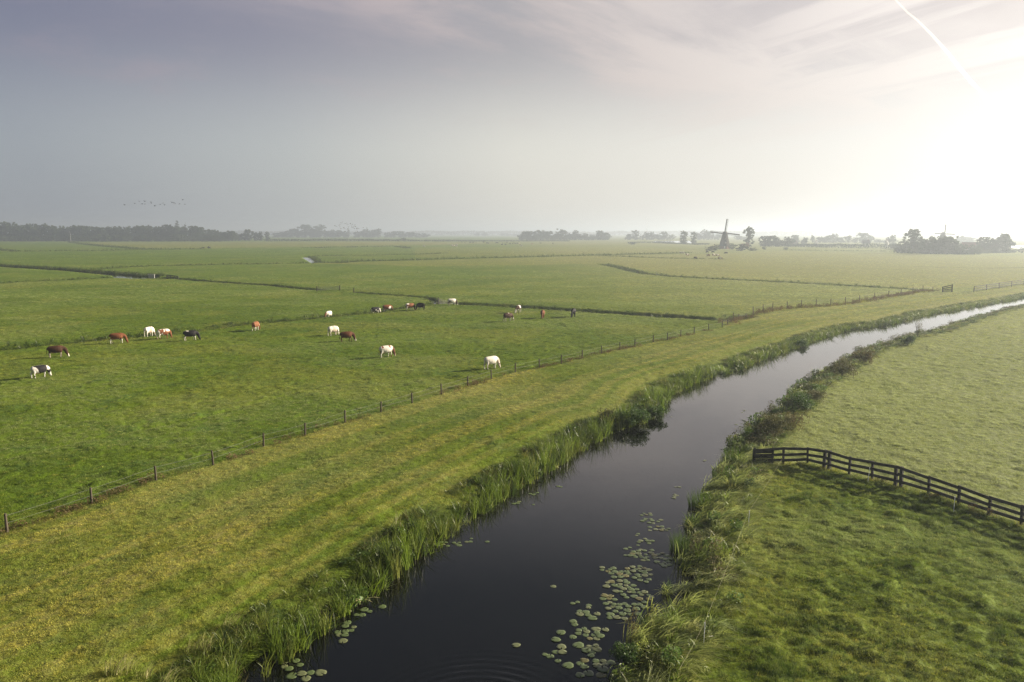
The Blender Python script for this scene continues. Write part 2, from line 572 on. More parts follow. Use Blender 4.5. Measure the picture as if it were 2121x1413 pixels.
gm, t, out = new_mat('meadow')
tc = t.new('ShaderNodeTexCoord'); P = tc.outputs['Object']
at_ = t.new('ShaderNodeAttribute', attribute_type='GEOMETRY', attribute_name='zone')
sp = t.new('ShaderNodeSeparateColor'); t.l.new(at_.outputs['Color'], sp.inputs[0])
n_big = t.noise(P, 0.035, 4, 0.55)
n_mid = t.noise(P, 0.30, 4, 0.6)
n_sm = t.noise(P, 2.2, 4, 0.65)
n_fi = t.noise(P, 11.0, 3, 0.6)
green = t.mix(t.maprange(n_big, 0.35, 0.65), (.070, .122, .008), (.110, .166, .011))
green = t.mix(t.maprange(n_mid, 0.45, 0.70), green, (.062, .115, .020))
green = t.mix(t.math('MULTIPLY', t.maprange(n_sm, 0.50, 0.72), 0.55), green, (.030, .066, .014))
green = t.mix(t.math('MULTIPLY', t.maprange(n_fi, 0.45, 0.75), 0.45), green, (.120, .140, .028))
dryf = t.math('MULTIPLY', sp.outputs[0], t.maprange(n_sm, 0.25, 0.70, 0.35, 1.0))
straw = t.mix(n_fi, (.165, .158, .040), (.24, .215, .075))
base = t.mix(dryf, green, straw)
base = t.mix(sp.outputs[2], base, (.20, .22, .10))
soilc = t.mix(n_sm, (.018, .015, .008), (.045, .040, .016))
base = t.mix(sp.outputs[1], base, soilc)
pr = t.new('ShaderNodeBsdfPrincipled')
t.put(pr.inputs['Base Color'], base)
pr.inputs['Roughness'].default_value = 0.75
pr.inputs['Specular IOR Level'].default_value = 0.05
pr.inputs['Sheen Weight'].default_value = 0.0
pr.inputs['Sheen Roughness'].default_value = 0.5
pr.inputs['Sheen Tint'].default_value = (0.75, 0.85, 0.5, 1)
bh = t.math('ADD', t.math('MULTIPLY', n_sm, 0.30), t.math('MULTIPLY', n_fi, 0.10))
bp = t.new('ShaderNodeBump'); bp.inputs['Strength'].default_value = 0.85; bp.inputs['Distance'].default_value = 0.55
t.put(bp.inputs['Height'], bh); t.put(pr.inputs['Normal'], bp.outputs[0])
t.l.new(pr.outputs[0], out.inputs[0])

gme = mesh_np('ground', V, [quads, tris], [gm], smooth=True)


STRIPS = [(pl(p), v) for p, v in (
    ([(150, 502.5), (560, 500.5), (1060, 502.5), (900, 508), (640, 511.5), (420, 514.5), (280, 514)], .55),
    ([(-60, 522.5), (300, 519), (640, 516), (640, 527), (300, 545), (-60, 535)], -.18),
    ([(655, 546), (900, 538.5), (1220, 530.5), (1420, 527), (1330, 548), (1250, 546), (900, 552)], .45),
    ([(860, 513), (1300, 512), (1480, 520), (1400, 523.5), (1060, 531.5), (860, 534)], .30),
    ([(1262, 546.5), (1420, 528), (1620, 520), (2000, 529), (2300, 534), (2300, 566), (1930, 600), (1700, 586), (1400, 571)], .42),
    ([(640, 496), (1300, 500), (1600, 512), (1300, 508), (700, 505)], .25),
    ([(0, 588), (237, 577), (330, 577), (0, 600)], .22),
)]


def dry_haze(x, y, dike, padk, right, r):
    n = fbm(x / 9, y / 9, 3, 31)
    dwl = dist_poly(x, y, CL, 60.0)
    streak = np.where(dike, fbm(dwl * 0.85 + .5 * fbm(x / 8, y / 8, 2, 8), (x * .35 + y) * .018, 3, 51), .5)
    # mowing swaths run along the dike
    d = np.where(dike, 0.12 + 0.40 * sstep(0.35, 0.7, n) + 0.55 * sstep(.42, .62, streak), np.where(padk, 0.28 * sstep(0.42, 0.7, n) + 0.14,
        np.where(right, 0.16 + 0.2 * n, 0.03 + 0.28 * sstep(0.48, 0.72, n))))
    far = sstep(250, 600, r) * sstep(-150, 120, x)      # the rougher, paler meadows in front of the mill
    pale = sstep(70, 200, r) * sstep(-20, 70, x)  # hazy brightness toward the sun, put into the straw colour
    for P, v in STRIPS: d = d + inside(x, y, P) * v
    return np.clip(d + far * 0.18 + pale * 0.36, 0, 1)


gr_ = np.hypot(gx, gy)
zc = np.zeros((len(V), 4), np.float32); zc[:, 3] = 1
zc[:-1, 0] = dry_haze(gx, gy, dike_, padk_, right_, gr_)
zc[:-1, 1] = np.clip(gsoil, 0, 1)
zc[:-1, 2] = np.where(right_, 0.42 + 0.38 * fbm(gx / 5, gy / 5, 2, 77), 0.30 * sstep(70, 200, gr_) * sstep(-20, 70, gx))  # dew paleness, with sunward haze brightness painted into the ground colour
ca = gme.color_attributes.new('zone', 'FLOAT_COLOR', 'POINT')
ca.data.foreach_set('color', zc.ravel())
ground = link('ground', gme)
tag(ground, kind='structure', label='flat green polder meadows cut by ditches')

# ------------------------------------------------------------------ water
wm, t, out = new_mat('water')
tc = t.new('ShaderNodeTexCoord'); P = tc.outputs['Object']
pw = t.new('ShaderNodeBsdfPrincipled')
pw.inputs['Base Color'].default_value = (.002, .0022, .002, 1)
pw.inputs['Roughness'].default_value = 0.025
pw.inputs['IOR'].default_value = 1.52
pw.inputs['Specular IOR Level'].default_value = 0.5
rc = at(985, 1500, WL)
vs = t.new('ShaderNodeVectorMath', operation='SUBTRACT'); t.l.new(P, vs.inputs[0]); vs.inputs[1].default_value = (rc[0], rc[1], 0)
ln = t.new('ShaderNodeVectorMath', operation='LENGTH'); t.l.new(vs.outputs[0], ln.inputs[0])
dist = ln.outputs['Value']
wv = t.math('SINE', t.math('MULTIPLY', dist, 2 * math.pi / 0.36))
fall = t.maprange(dist, 2.2, 5.4, 1.0, 0.0)
nz = t.noise(P, 0.7, 2)
wv = t.math('MULTIPLY', t.math('MULTIPLY', wv, fall), t.math('MULTIPLY', nz, 0.009))
mp = t.new('ShaderNodeMapping'); t.l.new(P, mp.inputs[0]); mp.inputs['Scale'].default_value = (1, 0.6, 1)
rip = t.math('MULTIPLY', t.noise(mp.outputs[0], 4.0, 2, 0.5), 0.0008)
rip2 = t.math('MULTIPLY', t.noise(P, 0.8, 2, 0.5), 0.0035)
bp = t.new('ShaderNodeBump'); bp.inputs['Strength'].default_value = 1.0; bp.inputs['Distance'].default_value = 1.0
t.put(bp.inputs['Height'], t.math('ADD', t.math('ADD', wv, rip), rip2))
t.put(pw.inputs['Normal'], bp.outputs[0])
t.l.new(pw.outputs[0], out.inputs[0])
WX = 2600.0
water = link('water', mesh_np('water', [(-WX, 5, WL), (WX, 5, WL), (WX, 2 * WX, WL), (-WX, 2 * WX, WL)], [[(0, 1, 2, 3)]], [wm]))
tag(water, kind='structure', label='still dark water of the canal and the ditches')
# ------------------------------------------------------------------ grass, reeds and weeds (scattered with geometry nodes)
GRASS = dict(dry=(.52, .48, .095), dark=(.024, .066, .008), dew_haze=(.43, .48, .21))
m_grass = leafy('grass_blades', (.076, .138, .006), (.158, .222, .012), 0.42, 0.6, 0.08, GRASS, 0.8)
m_reed = leafy('reed_blades', (.050, .120, .008), (.260, .330, .030), 0.45, 0.42, 0.35, dict(dry=(.300, .250, .075), dark=(.016, .042, .008), dew_haze=(.16, .19, .12)), 0.5)
m_feather = leafy('feathery_grass', (.120, .200, .030), (.480, .500, .140), 0.50, 0.38, 0.5, dict(dry=(.46, .39, .13), dark=(.03, .08, .016), dew_haze=(.42, .48, .28)), 0.6)
m_weed = leafy('withered_weeds', (.080, .076, .026), (.165, .135, .055), 0.32, 0.7, 0.2, dict(dry=(.180, .110, .055), dark=(.025, .030, .012), dew_haze=(.14, .14, .10)), 0.8)
m_leafy = leafy('bank_herbs', (.050, .120, .018), (.140, .210, .034), 0.42, 0.5, 0.3, dict(dry=(.140, .110, .040), dark=(.016, .036, .012), dew_haze=(.15, .17, .12)), 0.9)


def blades(n, rad, h0, h1, w, bend, lean=(0, 0), seg=2, splay=0.25, rs=None):
    """n grass blades as tapering strips; returns verts, quads, tris"""
    r = rs
    a = r.uniform(0, 2 * np.pi, n); q = rad * np.sqrt(r.uniform(0, 1, n))
    bx, by = q * np.cos(a), q * np.sin(a)
    h = r.uniform(h0, h1, n) * (1 - 0.35 * (q / max(rad, 1e-6)) ** 2)
    ba = r.uniform(0, 2 * np.pi, n)
    dx = splay * np.cos(a) * q / max(rad, 1e-6) + bend * np.cos(ba) * r.uniform(0.2, 1, n) + lean[0]
    dy = splay * np.sin(a) * q / max(rad, 1e-6) + bend * np.sin(ba) * r.uniform(0.2, 1, n) + lean[1]
    fa = r.uniform(0, np.pi, n)
    wx, wy = np.cos(fa), np.sin(fa)
    ww = w * r.uniform(0.6, 1.3, n)
    V, Q, T = [], [], []
    lv = []
    for k in range(seg + 1):
        u = k / seg
        cx = bx + dx * h * u ** 1.8; cy_ = by + dy * h * u ** 1.8
        ll = np.hypot(dx, dy)
        cz = h * (u - 0.28 * np.minimum(ll, 1.6) * u ** 2.2)
        tw = ww * (1 - u) ** 0.7 * 0.5
        if k < seg:
            lv.append((np.stack([cx - wx * tw, cy_ - wy * tw, cz], -1), np.stack([cx + wx * tw, cy_ + wy * tw, cz], -1)))
        else:
            lv.append((np.stack([cx, cy_, cz], -1),))
    off = 0; idx = []
    for L in lv:
        ids = []
        for A in L:
            V.append(A); ids.append(off + np.arange(n)); off += n
        idx.append(ids)
    for k in range(seg - 1):
        Q.append(np.stack([idx[k][0], idx[k][1], idx[k + 1][1], idx[k + 1][0]], -1))
    T.append(np.stack([idx[-2][0], idx[-2][1], idx[-1][0]], -1))
    return np.concatenate(V), (np.concatenate(Q) if Q else np.zeros((0, 4), int)), np.concatenate(T)


def leaves(n, rx, rz, size, rs, zc=0.5, hollow=0.5):
    """n leaf-shaped faces spread through a rounded volume"""
    d = rs.normal(size=(n, 3)); d /= np.linalg.norm(d, axis=1)[:, None]
    q = rs.uniform(hollow ** 3, 1, n) ** (1 / 3)
    c = d * q[:, None] * np.array([rx, rx, rz]) + np.array([0, 0, zc])
    u = rs.normal(size=(n, 3)); u /= np.linalg.norm(u, axis=1)[:, None]
    w = rs.normal(size=(n, 3)); w -= u * (u * w).sum(1)[:, None]; w /= np.linalg.norm(w, axis=1)[:, None]
    s = size * rs.uniform(0.6, 1.4, n)[:, None]
    V = np.concatenate([c - u * s, c + w * s * .5, c + u * s, c - w * s * .5])
    i = np.arange(n)
    return V, np.stack([i, i + n, i + 2 * n, i + 3 * n], -1)


def join(parts):
    V, Q, T, o = [], [], [], 0
    for p in parts:
        v, q = p[0], p[1]
        V.append(v); Q.append(q + o)
        if len(p) > 2: T.append(p[2] + o)
        o += len(v)
    return np.concatenate(V), np.concatenate(Q), (np.concatenate(T) if T else np.zeros((0, 3), int))


def proto(name, parts, mat):
    v, q, tt = join(parts)
    me = mesh_np(name, v, [q, tt], [mat])
    return bpy.data.objects.new(name, me)


def proto_set(name, objs):
    c = bpy.data.collections.new(name)
    for o in objs: c.objects.link(o)
    return c


rs = np.random.default_rng(5)
TURF = proto_set('turf_kinds', [
    proto('turf_a', [blades(30, 0.13, .05, .14, .013, .8, (.1, 0), 2, .7, rs)], m_grass),
    proto('turf_b', [blades(30, 0.14, .04, .11, .013, 1.1, (-.1, .1), 2, .8, rs)], m_grass),
    proto('turf_c', [blades(38, 0.12, .06, .18, .012, .9, (0, 0), 2, .7, rs)], m_grass),
    proto('turf_d', [blades(24, 0.16, .03, .09, .017, .9, (.2, -.1), 2, .8, rs)], m_grass),
])


def reed_obj(nm, n, h0, h1, rad, w, bend, lean=(0, 0), mat=None):
    return proto(nm, [blades(n, rad, h0, h1, w, bend, lean, 4, .18, rs)], mat or m_reed)


REEDS = proto_set('reed_kinds', [
    reed_obj('kind_a', 20, .8, 1.6, .22, .036, .35),
    reed_obj('kind_b', 20, .6, 1.35, .24, .034, .75, (.15, -.1)),
    reed_obj('kind_c', 30, .4, .95, .30, .024, 1.15, (.1, 0)),
    proto('kind_d', [blades(14, .3, .5, 1.1, .022, .9, (.2, -.2), 3, .3, rs), leaves(70, .3, .28, .065, rs, .40)], m_leafy),
    proto('kind_e', [blades(16, .3, .5, 1.1, .018, .9, (.1, -.1), 4, .3, rs)], m_weed),
    proto('kind_f', [blades(16, .26, .4, 1.2, .022, 1.2, (.2, -.2), 4, .3, rs)], m_feather),
])
SEDGE = proto_set('sedge_kinds', [
    reed_obj('kind_a', 24, .6, 1.25, .22, .034, .40, (.85, -.65), m_feather),
    reed_obj('kind_b', 24, .45, 1.05, .24, .030, .7, (.6, -.85), m_feather),
    reed_obj('kind_c', 26, .5, 1.1, .28, .030, .9, (.2, -.1)),
    proto('kind_d', [blades(20, .3, .4, .9, .020, .8, (.3, -.3), 3, .3, rs), leaves(120, .34, .30, .06, rs, .42)], m_leafy),
    proto('kind_e', [blades(22, .3, .4, .95, .016, .6, (.3, -.2), 3, .3, rs), leaves(90, .30, .34, .045, rs, .55)], m_weed),
])
WEEDS = proto_set('weed_kinds', [
    reed_obj('kind_a', 34, .22, .55, .30, .012, .8, (.1, 0), m_weed),
    proto('kind_b', [blades(26, .28, .25, .6, .012, .7, (0, 0), 3, .3, rs), leaves(60, .28, .2, .045, rs, .32)], m_weed),
    reed_obj('kind_c', 34, .2, .5, .30, .013, .9, (.1, .1), m_grass),
])


def scatter_group(coll):
    g = bpy.data.node_groups.new('scatter_' + coll.name, 'GeometryNodeTree')
    g.interface.new_socket('Geometry', in_out='INPUT', socket_type='NodeSocketGeometry')
    g.interface.new_socket('Geometry', in_out='OUTPUT', socket_type='NodeSocketGeometry')
    n = g.nodes; l = g.links
    gi = n.new('NodeGroupInput'); go = n.new('NodeGroupOutput')
    ci = n.new('GeometryNodeCollectionInfo'); ci.inputs['Collection'].default_value = coll
    ci.inputs['Separate Children'].default_value = True; ci.inputs['Reset Children'].default_value = True
    ip = n.new('GeometryNodeInstanceOnPoints')
    def attr(nm, ty):
        a = n.new('GeometryNodeInputNamedAttribute'); a.data_type = ty; a.inputs['Name'].default_value = nm
        return a.outputs['Attribute']
    l.new(gi.outputs[0], ip.inputs['Points']); l.new(ci.outputs[0], ip.inputs['Instance'])
    ip.inputs['Pick Instance'].default_value = True
    l.new(attr('pick', 'INT'), ip.inputs['Instance Index'])
    l.new(attr('rot', 'FLOAT_VECTOR'), ip.inputs['Rotation'])
    l.new(attr('scl', 'FLOAT_VECTOR'), ip.inputs['Scale'])
    l.new(ip.outputs[0], go.inputs[0])
    return g


def scatter(name, label, coll, P, pick, rot, scl, tint):
    me = bpy.data.meshes.new(name)
    n = len(P)
    me.vertices.add(n); me.vertices.foreach_set('co', np.asarray(P, np.float32).ravel())
    for nm, ty, val in (('pick', 'INT', np.asarray(pick, np.int32)), ('rot', 'FLOAT_VECTOR', rot), ('scl', 'FLOAT_VECTOR', scl), ('tint', 'FLOAT_VECTOR', tint)):
        a = me.attributes.new(nm, ty, 'POINT')
        if ty == 'INT': a.data.foreach_set('value', val)
        else: a.data.foreach_set('vector', np.asarray(val, np.float32).ravel())
    o = link(name, me)
    md = o.modifiers.new('scatter', 'NODES'); md.node_group = scatter_group(coll)
    tag(o, label, kind='stuff')
    return o


# --- turf
N1, N2 = 330000, 90000
def radii(n, a, b, pw):
    return (a ** pw + rng.uniform(0, 1, n) * (b ** pw - a ** pw)) ** (1 / pw)
rad = np.concatenate([radii(N1, 20.0, 320.0, .5), radii(N2, 190.0, 1100.0, .8)])
N = N1 + N2
rad = rad[(rng.uniform(0, 1, N) > sstep(600, 1100, rad)) & ~((np.arange(N) < N1) & (rng.uniform(0, 1, N) < sstep(190, 320, rad)))]
azi = R(1) * rng.uniform(-39, 39, len(rad))
tx, ty = rad * np.sin(azi), rad * np.cos(azi)
th, tsoil, tdc, tin = height(tx, ty)
keep = (~tin) & (th > WL + 0.12) & (tsoil < 0.25)
tx, ty, th, rad, tsoil = tx[keep], ty[keep], th[keep], rad[keep], tsoil[keep]
dk, pk, rt = zones(tx, ty)
dr = dry_haze(tx, ty, dk, pk, rt, rad)
n = len(tx)
tall = fbm(tx / .95, ty / .95, 3, 41)
tuss = sstep(0.56, 0.74, tall)
# dung-side tussocks are dark and long, the dike is mown short
sz = np.where(dk, 0.62, np.where(pk, 1.05, 0.72)) * (0.66 + np.where(pk, .9, .6) * tuss + 0.35 * rng.uniform(0, 1, n))
grow = (rad / 25.0) ** 0.42
scl = np.stack([grow * rng.uniform(.8, 1.3, n)] * 2 + [sz * grow ** 0.25], -1)
rot = np.stack([rng.normal(0, .12, n), rng.normal(0, .12, n), rng.uniform(0, 6.283, n)], -1)
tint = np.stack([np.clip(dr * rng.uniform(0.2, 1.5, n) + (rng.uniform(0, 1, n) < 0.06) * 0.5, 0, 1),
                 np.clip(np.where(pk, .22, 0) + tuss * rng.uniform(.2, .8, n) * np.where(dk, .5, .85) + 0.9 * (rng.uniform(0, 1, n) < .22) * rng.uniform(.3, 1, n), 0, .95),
                 np.where(rt, rng.uniform(.25, 1.0, n), rng.uniform(0, .5, n) ** 2 + .45 * sstep(.46, .68, fbm(tx / 14 + 3, ty / 9, 3, 55)) * rng.uniform(.2, 1, n) * (rad > 30) + .4 * sstep(90, 300, rad) * rng.uniform(0, 1, n) + .5 * sstep(70, 200, rad) * sstep(-20, 70, tx) * rng.uniform(0, 1, n))], -1)  # dew plus distance and sunward haze brightness, painted into the blades
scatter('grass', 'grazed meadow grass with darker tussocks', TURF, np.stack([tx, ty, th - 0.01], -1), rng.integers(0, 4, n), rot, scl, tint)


# --- banks of the canal
def along(P, step):
    seg = np.diff(P, axis=0); L = np.hypot(seg[:, 0], seg[:, 1]); s = np.concatenate([[0], np.cumsum(L)])
    q = np.arange(0, s[-1], step)
    x = np.interp(q, s, P[:, 0]); y = np.interp(q, s, P[:, 1])
    k = np.clip(np.searchsorted(s, q, side='right') - 1, 0, len(seg) - 1)
    return np.stack([x, y], -1), seg[k] / L[k][:, None], q


def bank_points(P, side, w0, w1, dens, smax=1e9):
    """points between w0 and w1 metres landward of a waterline, thinning with distance"""
    X, T, q = along(P, 0.25)
    out = []
    for (x, y), (tx_, ty_), s_ in zip(X, T, q):
        r_ = math.hypot(x, y)
        if r_ > smax or y < 12: continue
        m = rng.poisson(dens * (w1 - w0) * 0.25 * min(1.0, (45 / r_) ** 0.7))
        for _ in range(m):
            o = rng.uniform(w0, w1); a = rng.uniform(0, .25)
            out.append((x + tx_ * a - ty_ * side * o, y + ty_ * a + tx_ * side * o, o, r_))
    return np.array(out)


def plants(name, label, coll, pts, wts, hs, tintf, zoff=0.0, gap=0.0):
    if gap: pts = pts[fbm(pts[:, 0] / 1.1, pts[:, 1] / 1.1, 2, 91) > gap * (.6 + .4 * np.clip(pts[:, 2], 0, 2) / 2)]
    x, y, o, r_ = pts.T
    h, _, _, _ = height(x, y, False)
    n = len(x)
    pick = np.array([rng.choice(len(w), p=np.array(w) / sum(w)) for w in wts(x, y, o, r_)])
    g = (np.maximum(r_, 30) / 30) ** 0.22
    hh = hs(x, y, o, r_)
    scl = np.stack([g * rng.uniform(.8, 1.25, n)] * 2 + [hh * rng.uniform(.75, 1.2, n)], -1)
    rot = np.stack([rng.normal(0, .07, n), rng.normal(0, .07, n), rng.normal(0, .7, n)], -1)
    return scatter(name, label, coll, np.stack([x, y, np.maximum(h, WL - .05) + zoff], -1), pick, rot, scl, tintf(x, y, o, r_))


def patch(x, y, s, seed): return fbm(x / s, y / s, 2, seed)


ptsL = bank_points(CL, 1, -0.35, 2.5, 12.0, 420)
plants('reeds', 'green reeds and sedge lining the left bank of the canal', REEDS, ptsL,
       lambda x, y, o, r: [(3.5 * (1.8 - o if o < 1.6 else .25), 3, 1.8 + o, 1.6 * (p > .52), .8 + 1.2 * (o > 1.5), .9 + 1.2 * (p < .4)) for o, p in zip(o, patch(x, y, 2.5, 61))],
       lambda x, y, o, r: (1.08 - 0.28 * np.clip(o, 0, 2.5)) * (0.35 + 1.15 * patch(x, y, 1.7, 62)) * rng.choice([.75, 1, 1.2], len(x)) * np.interp(r, [70, 150, 260], [1.0, .8, .6]),
       lambda x, y, o, r: np.stack([np.clip(rng.uniform(-.6, .45, len(x)) + .25 * (o > 1.8), 0, 1), rng.uniform(0, 1, len(x)) ** 1.5 * .9, rng.uniform(0, .12, len(x))], -1), gap=.44)
ptsR = bank_points(CR, -1, -0.15, 2.9, 10.0, 420)
far_r = lambda x, y: (y > 52)
plants('bank_growth', 'arching pale grass, sedge and withered weeds along the right bank of the canal', SEDGE, ptsR,
       lambda x, y, o, r: [((3.8, 3.8, 2.0 * (p > .5) + .4, .3, .05 + .5 * (p2 > .68)) if yy < 52 else (1.8, 1.8, 1.8, 1.4, .4 + 1.0 * (p2 > .52)))
                           for yy, p, p2 in zip(y, patch(x, y, 2.2, 63), patch(x, y, 3.0, 64))],
       lambda x, y, o, r: (1.35 - 0.22 * np.clip(o, 0, 3)) * (0.40 + 1.05 * patch(x, y, 1.4, 65)) * np.interp(r, [70, 140, 240], [1.0, .75, .5]),
       lambda x, y, o, r: np.stack([np.clip(rng.uniform(-.6, .5, len(x)) + .10 * far_r(x, y), 0, 1), rng.uniform(0, 1, len(x)) ** 3 * .8, rng.uniform(0, .6, len(x)) * patch(x, y, 2, 66)], -1), gap=.42)

# --- dry weeds at the foot of the dike fence and in the overgrown fence line
wp = []
X, T, q = along(FENCE, 0.2)
for (x, y), (a, b) in zip(X, T):
    r_ = math.hypot(x, y)
    p_ = float(patch(np.array([x]), np.array([y]), 4.0, 67)[0])
    for _ in range(rng.poisson(1.2 * sstep(.35, .65, p_) * min(1, 60 / r_) + .15)):
        o = rng.normal(0, .28)
        wp.append((x - b * o, y + a * o, o, r_))
X, T, q = along(WEEDL, 0.2)
nf = len(wp)
for (x, y), (a, b) in zip(X, T):
    r_ = math.hypot(x, y)
    for _ in range(rng.poisson(1.1)):
        o = rng.normal(0, .55)
        wp.append((x - b * o, y + a * o, o + 10, r_))
X, T, q = along(RAIL, 0.12)
for (x, y), (a, b) in zip(X, T):
    for _ in range(rng.poisson(.55)):
        o = rng.normal(-.1, .22)
        wp.append((x - b * o, y + a * o, o + 20, math.hypot(x, y)))
wp = np.array(wp)
plants('dry_weeds', 'brown dry weeds along the foot of the fences', WEEDS, wp,
       lambda x, y, o, r: [((.4, .3, 3) if oo > 15 else (2, 2, 2.2) if oo > 5 else (2, 2, 1.2)) for oo in o],
       lambda x, y, o, r: np.where(o > 15, .75, np.where(o > 5, 1.35, 0.62)),
       lambda x, y, o, r: np.stack([rng.uniform(.1, .9, len(x)), rng.uniform(0, .4, len(x)), np.zeros(len(x))], -1))

# --- rough growth on the ditch edges
dp = []
spec = [(0, .95, .8), (1, .65, 1.7), (2, .6, 1.0), (3, .5, .7), (4, .95, 1.3), (5, .9, .9), (6, 1.25, 1.2), (7, .9, 1.0), (8, 1.0, 1.6), (9, .8, 1.4), (10, .7, 1.3), (11, .7, 1.3), (12, .7, 1.3), (13, .7, 1.3)]
for k, hh, wd in spec:
    P = DITCH[k][0]; hw = DITCH[k][1]
    dm = float(np.hypot(*P.mean(0))); st = max(0.4, dm / 1100); hh = hh * (1 + max(0, dm - 250) / 500)
    X, T, q = along(P, st)
    for (x, y), (a, b) in zip(X, T):
        for sgn in (-1, 1):
            if rng.uniform() < 0.25: continue
            o = sgn * (hw + abs(rng.normal(0, .45)) * wd)
            dp.append((x - b * o + rng.normal(0, .2), y + a * o + rng.normal(0, .2), hh, math.hypot(x, y)))
# reed fringe on the far side of the wide ditch
for line, hh, n_ in (([(-70, 545.5), (0, 550), (100, 555.5), (200, 562.3), (300, 570), (335, 573)], 1.5, 1500), ([(640, 532.5), (650, 536), (657, 543)], 1.5, 120)):
    P = pl(line); X, T, q = along(P, 0.5)
    for k in rng.integers(0, len(X), n_):
        (x, y), (a, b) = X[k], T[k]
        o = rng.uniform(-.3, 2.4)
        dp.append((x - b * o, y + a * o, hh, math.hypot(x, y)))
dp = np.array(dp)
plants('ditch_growth', 'rough dark grass and rushes along the field ditches', REEDS, dp,
       lambda x, y, o, r: [(1.2, 1.5, 3, .6, 1.0, .2)] * len(x),
       lambda x, y, o, r: o * np.where(o > 1.4, .95, .85),
       lambda x, y, o, r: np.stack([rng.uniform(0, .3, len(x)), rng.uniform(.3, .9, len(x)), np.zeros(len(x))], -1))
# ------------------------------------------------------------------ things
m_post = solid('weathered_post', (.075, .062, .045), .85, .4, 6)
m_plank = solid('dark_weathered_planks', (.050, .050, .045), .85, .65, 2.2, spec=.15)
m_wire = solid('fence_wire', (.18, .18, .17), .5, .1, 3, .6)
m_white = solid('white_plastic', (.72, .74, .75), .45, .08, 4)
m_cord = solid('yellowed_cord', (.26, .25, .16), .7, .1, 4)
m_bark = solid('bark', (.055, .045, .035), .9, .4, 3)


def gz(x, y):
    a = height(np.array([float(x)]), np.array([float(y)]))
    return float(a[0][0])


def gpt(px, py, sink=0.0):
    p = at(px, py)
    return Vector((p[0], p[1], gz(*p) - sink))


# --- long post and wire fence on the dike
fb = gpt(*fence_px[14])
fence = empty('post_and_wire_fence', fb)
tag(fence, 'long thin post and wire fence between the pasture with cows and the mown dike', 'fence')
tops = []
for i, (px, py) in enumerate(fence_px[1:]):
    p = gpt(px, py)
    hgt = 0.95 + random.uniform(-.06, .08)
    lean = Vector((random.uniform(-.05, .05), random.uniform(-.05, .05), 0))
    mb = MB(); a = p - fb
    mb.tube([a + Vector((0, 0, -.25)), a + Vector((0, 0, .35)) + lean * .4, a + Vector((0, 0, hgt)) + lean], [.070, .066, .060], 8)
    mb.build('post', m_post, fence)
    tops.append((a, hgt, lean))
for hh in (.45, .82):
    mb = MB()
    for (a, h1, l1), (b, h2, l2) in zip(tops, tops[1:]):
        p = a + Vector((0, 0, hh)) + l1 * hh; q = b + Vector((0, 0, hh)) + l2 * hh
        mid = (p + q) / 2 - Vector((0, 0, .03))
        mb.tube([p, mid, q], .006, 4, False)
    mb.build('wire', m_wire, fence)

# --- overgrown line of posts that carries the fence on past the ditch
wb = gpt(*weedline_px[4])
of = empty('overgrown_fence', wb)
tag(of, 'row of short posts sunk in brown weeds running on to the far gate', 'fence')
wx = np.interp(np.linspace(0, 1, 19), np.linspace(0, 1, len(WEEDL)), WEEDL[:, 0]); wy = np.interp(np.linspace(0, 1, 19), np.linspace(0, 1, len(WEEDL)), WEEDL[:, 1])
prev = None; wmb = MB()
for x, y in zip(wx[1:], wy[1:]):
    a = Vector((x, y, gz(x, y))) - wb
    MB().tube([a + Vector((0, 0, -.2)), a + Vector((random.uniform(-.06, .06), 0, 1.5))], [.085, .075], 7).build('post', m_post, of)
    if prev is not None: wmb.tube([prev + Vector((0, 0, 1.25)), a + Vector((0, 0, 1.25))], .01, 4, False)
    prev = a
wmb.build('wire', m_wire, of)


# --- plank fences
def plank_fence(name, label, pts, hts, rails, double=(), post=.13, board=.15, cat='fence', thick=.04, skip=()):
    b = pts[0]
    r = empty(name, b); tag(r, label, cat)
    side = []
    for i, p in enumerate(pts):
        q = pts[min(i + 1, len(pts) - 1)] - pts[max(i - 1, 0)]
        side.append(Vector((q.y, -q.x, 0)).normalized())
    for i, p in enumerate(pts):
        if i in skip: continue
        d = (pts[min(i + 1, len(pts) - 1)] - pts[max(i - 1, 0)]); d.z = 0; d.normalize()
        a = p - b
        rot = Euler((0, 0, math.atan2(d.y, d.x)))
        for o in ((-.16, .16) if i in double else (0,)):
            w = post * (1.35 if i in double else 1.0)
            MB().box(a + d * o + Vector((0, 0, hts[i] / 2 - .2)), (w, w, hts[i] + .4 + random.uniform(-.03, .08)), Euler((random.uniform(-.035, .035), random.uniform(-.035, .035), rot.z + random.uniform(-.06, .06))), .012).build('post', m_plank, r)
    for fr in rails:
        for i in range(len(pts) - 1):
            p = pts[i] - b + Vector((0, 0, hts[i] * fr)) + side[i] * (post / 2 + thick / 2 + .005)
            q = pts[i + 1] - b + Vector((0, 0, hts[i + 1] * fr)) + side[i + 1] * (post / 2 + thick / 2 + .005)
            e = (q - p).normalized() * .06
            jig = Vector((0, 0, random.uniform(-.03, .03)))
            MB().bar(p - e * .2 + jig, q + e * .2 - jig, thick, board).build('rail', m_plank, r)
    return r


rp = [gpt(*p) for p in rail_px]
plank_fence('plank_fence', 'dark weathered plank fence from the canal bank across the grass at right', rp,
            [1.05, 1.1, 1.06, 1.18, 1.1, 1.12, 1.2, 1.02, 1.02, 1.0, 1.02, 1.02, 1.02, 1.0, 1.02], (.94, .60, .28), double=(3, 6), board=.17)
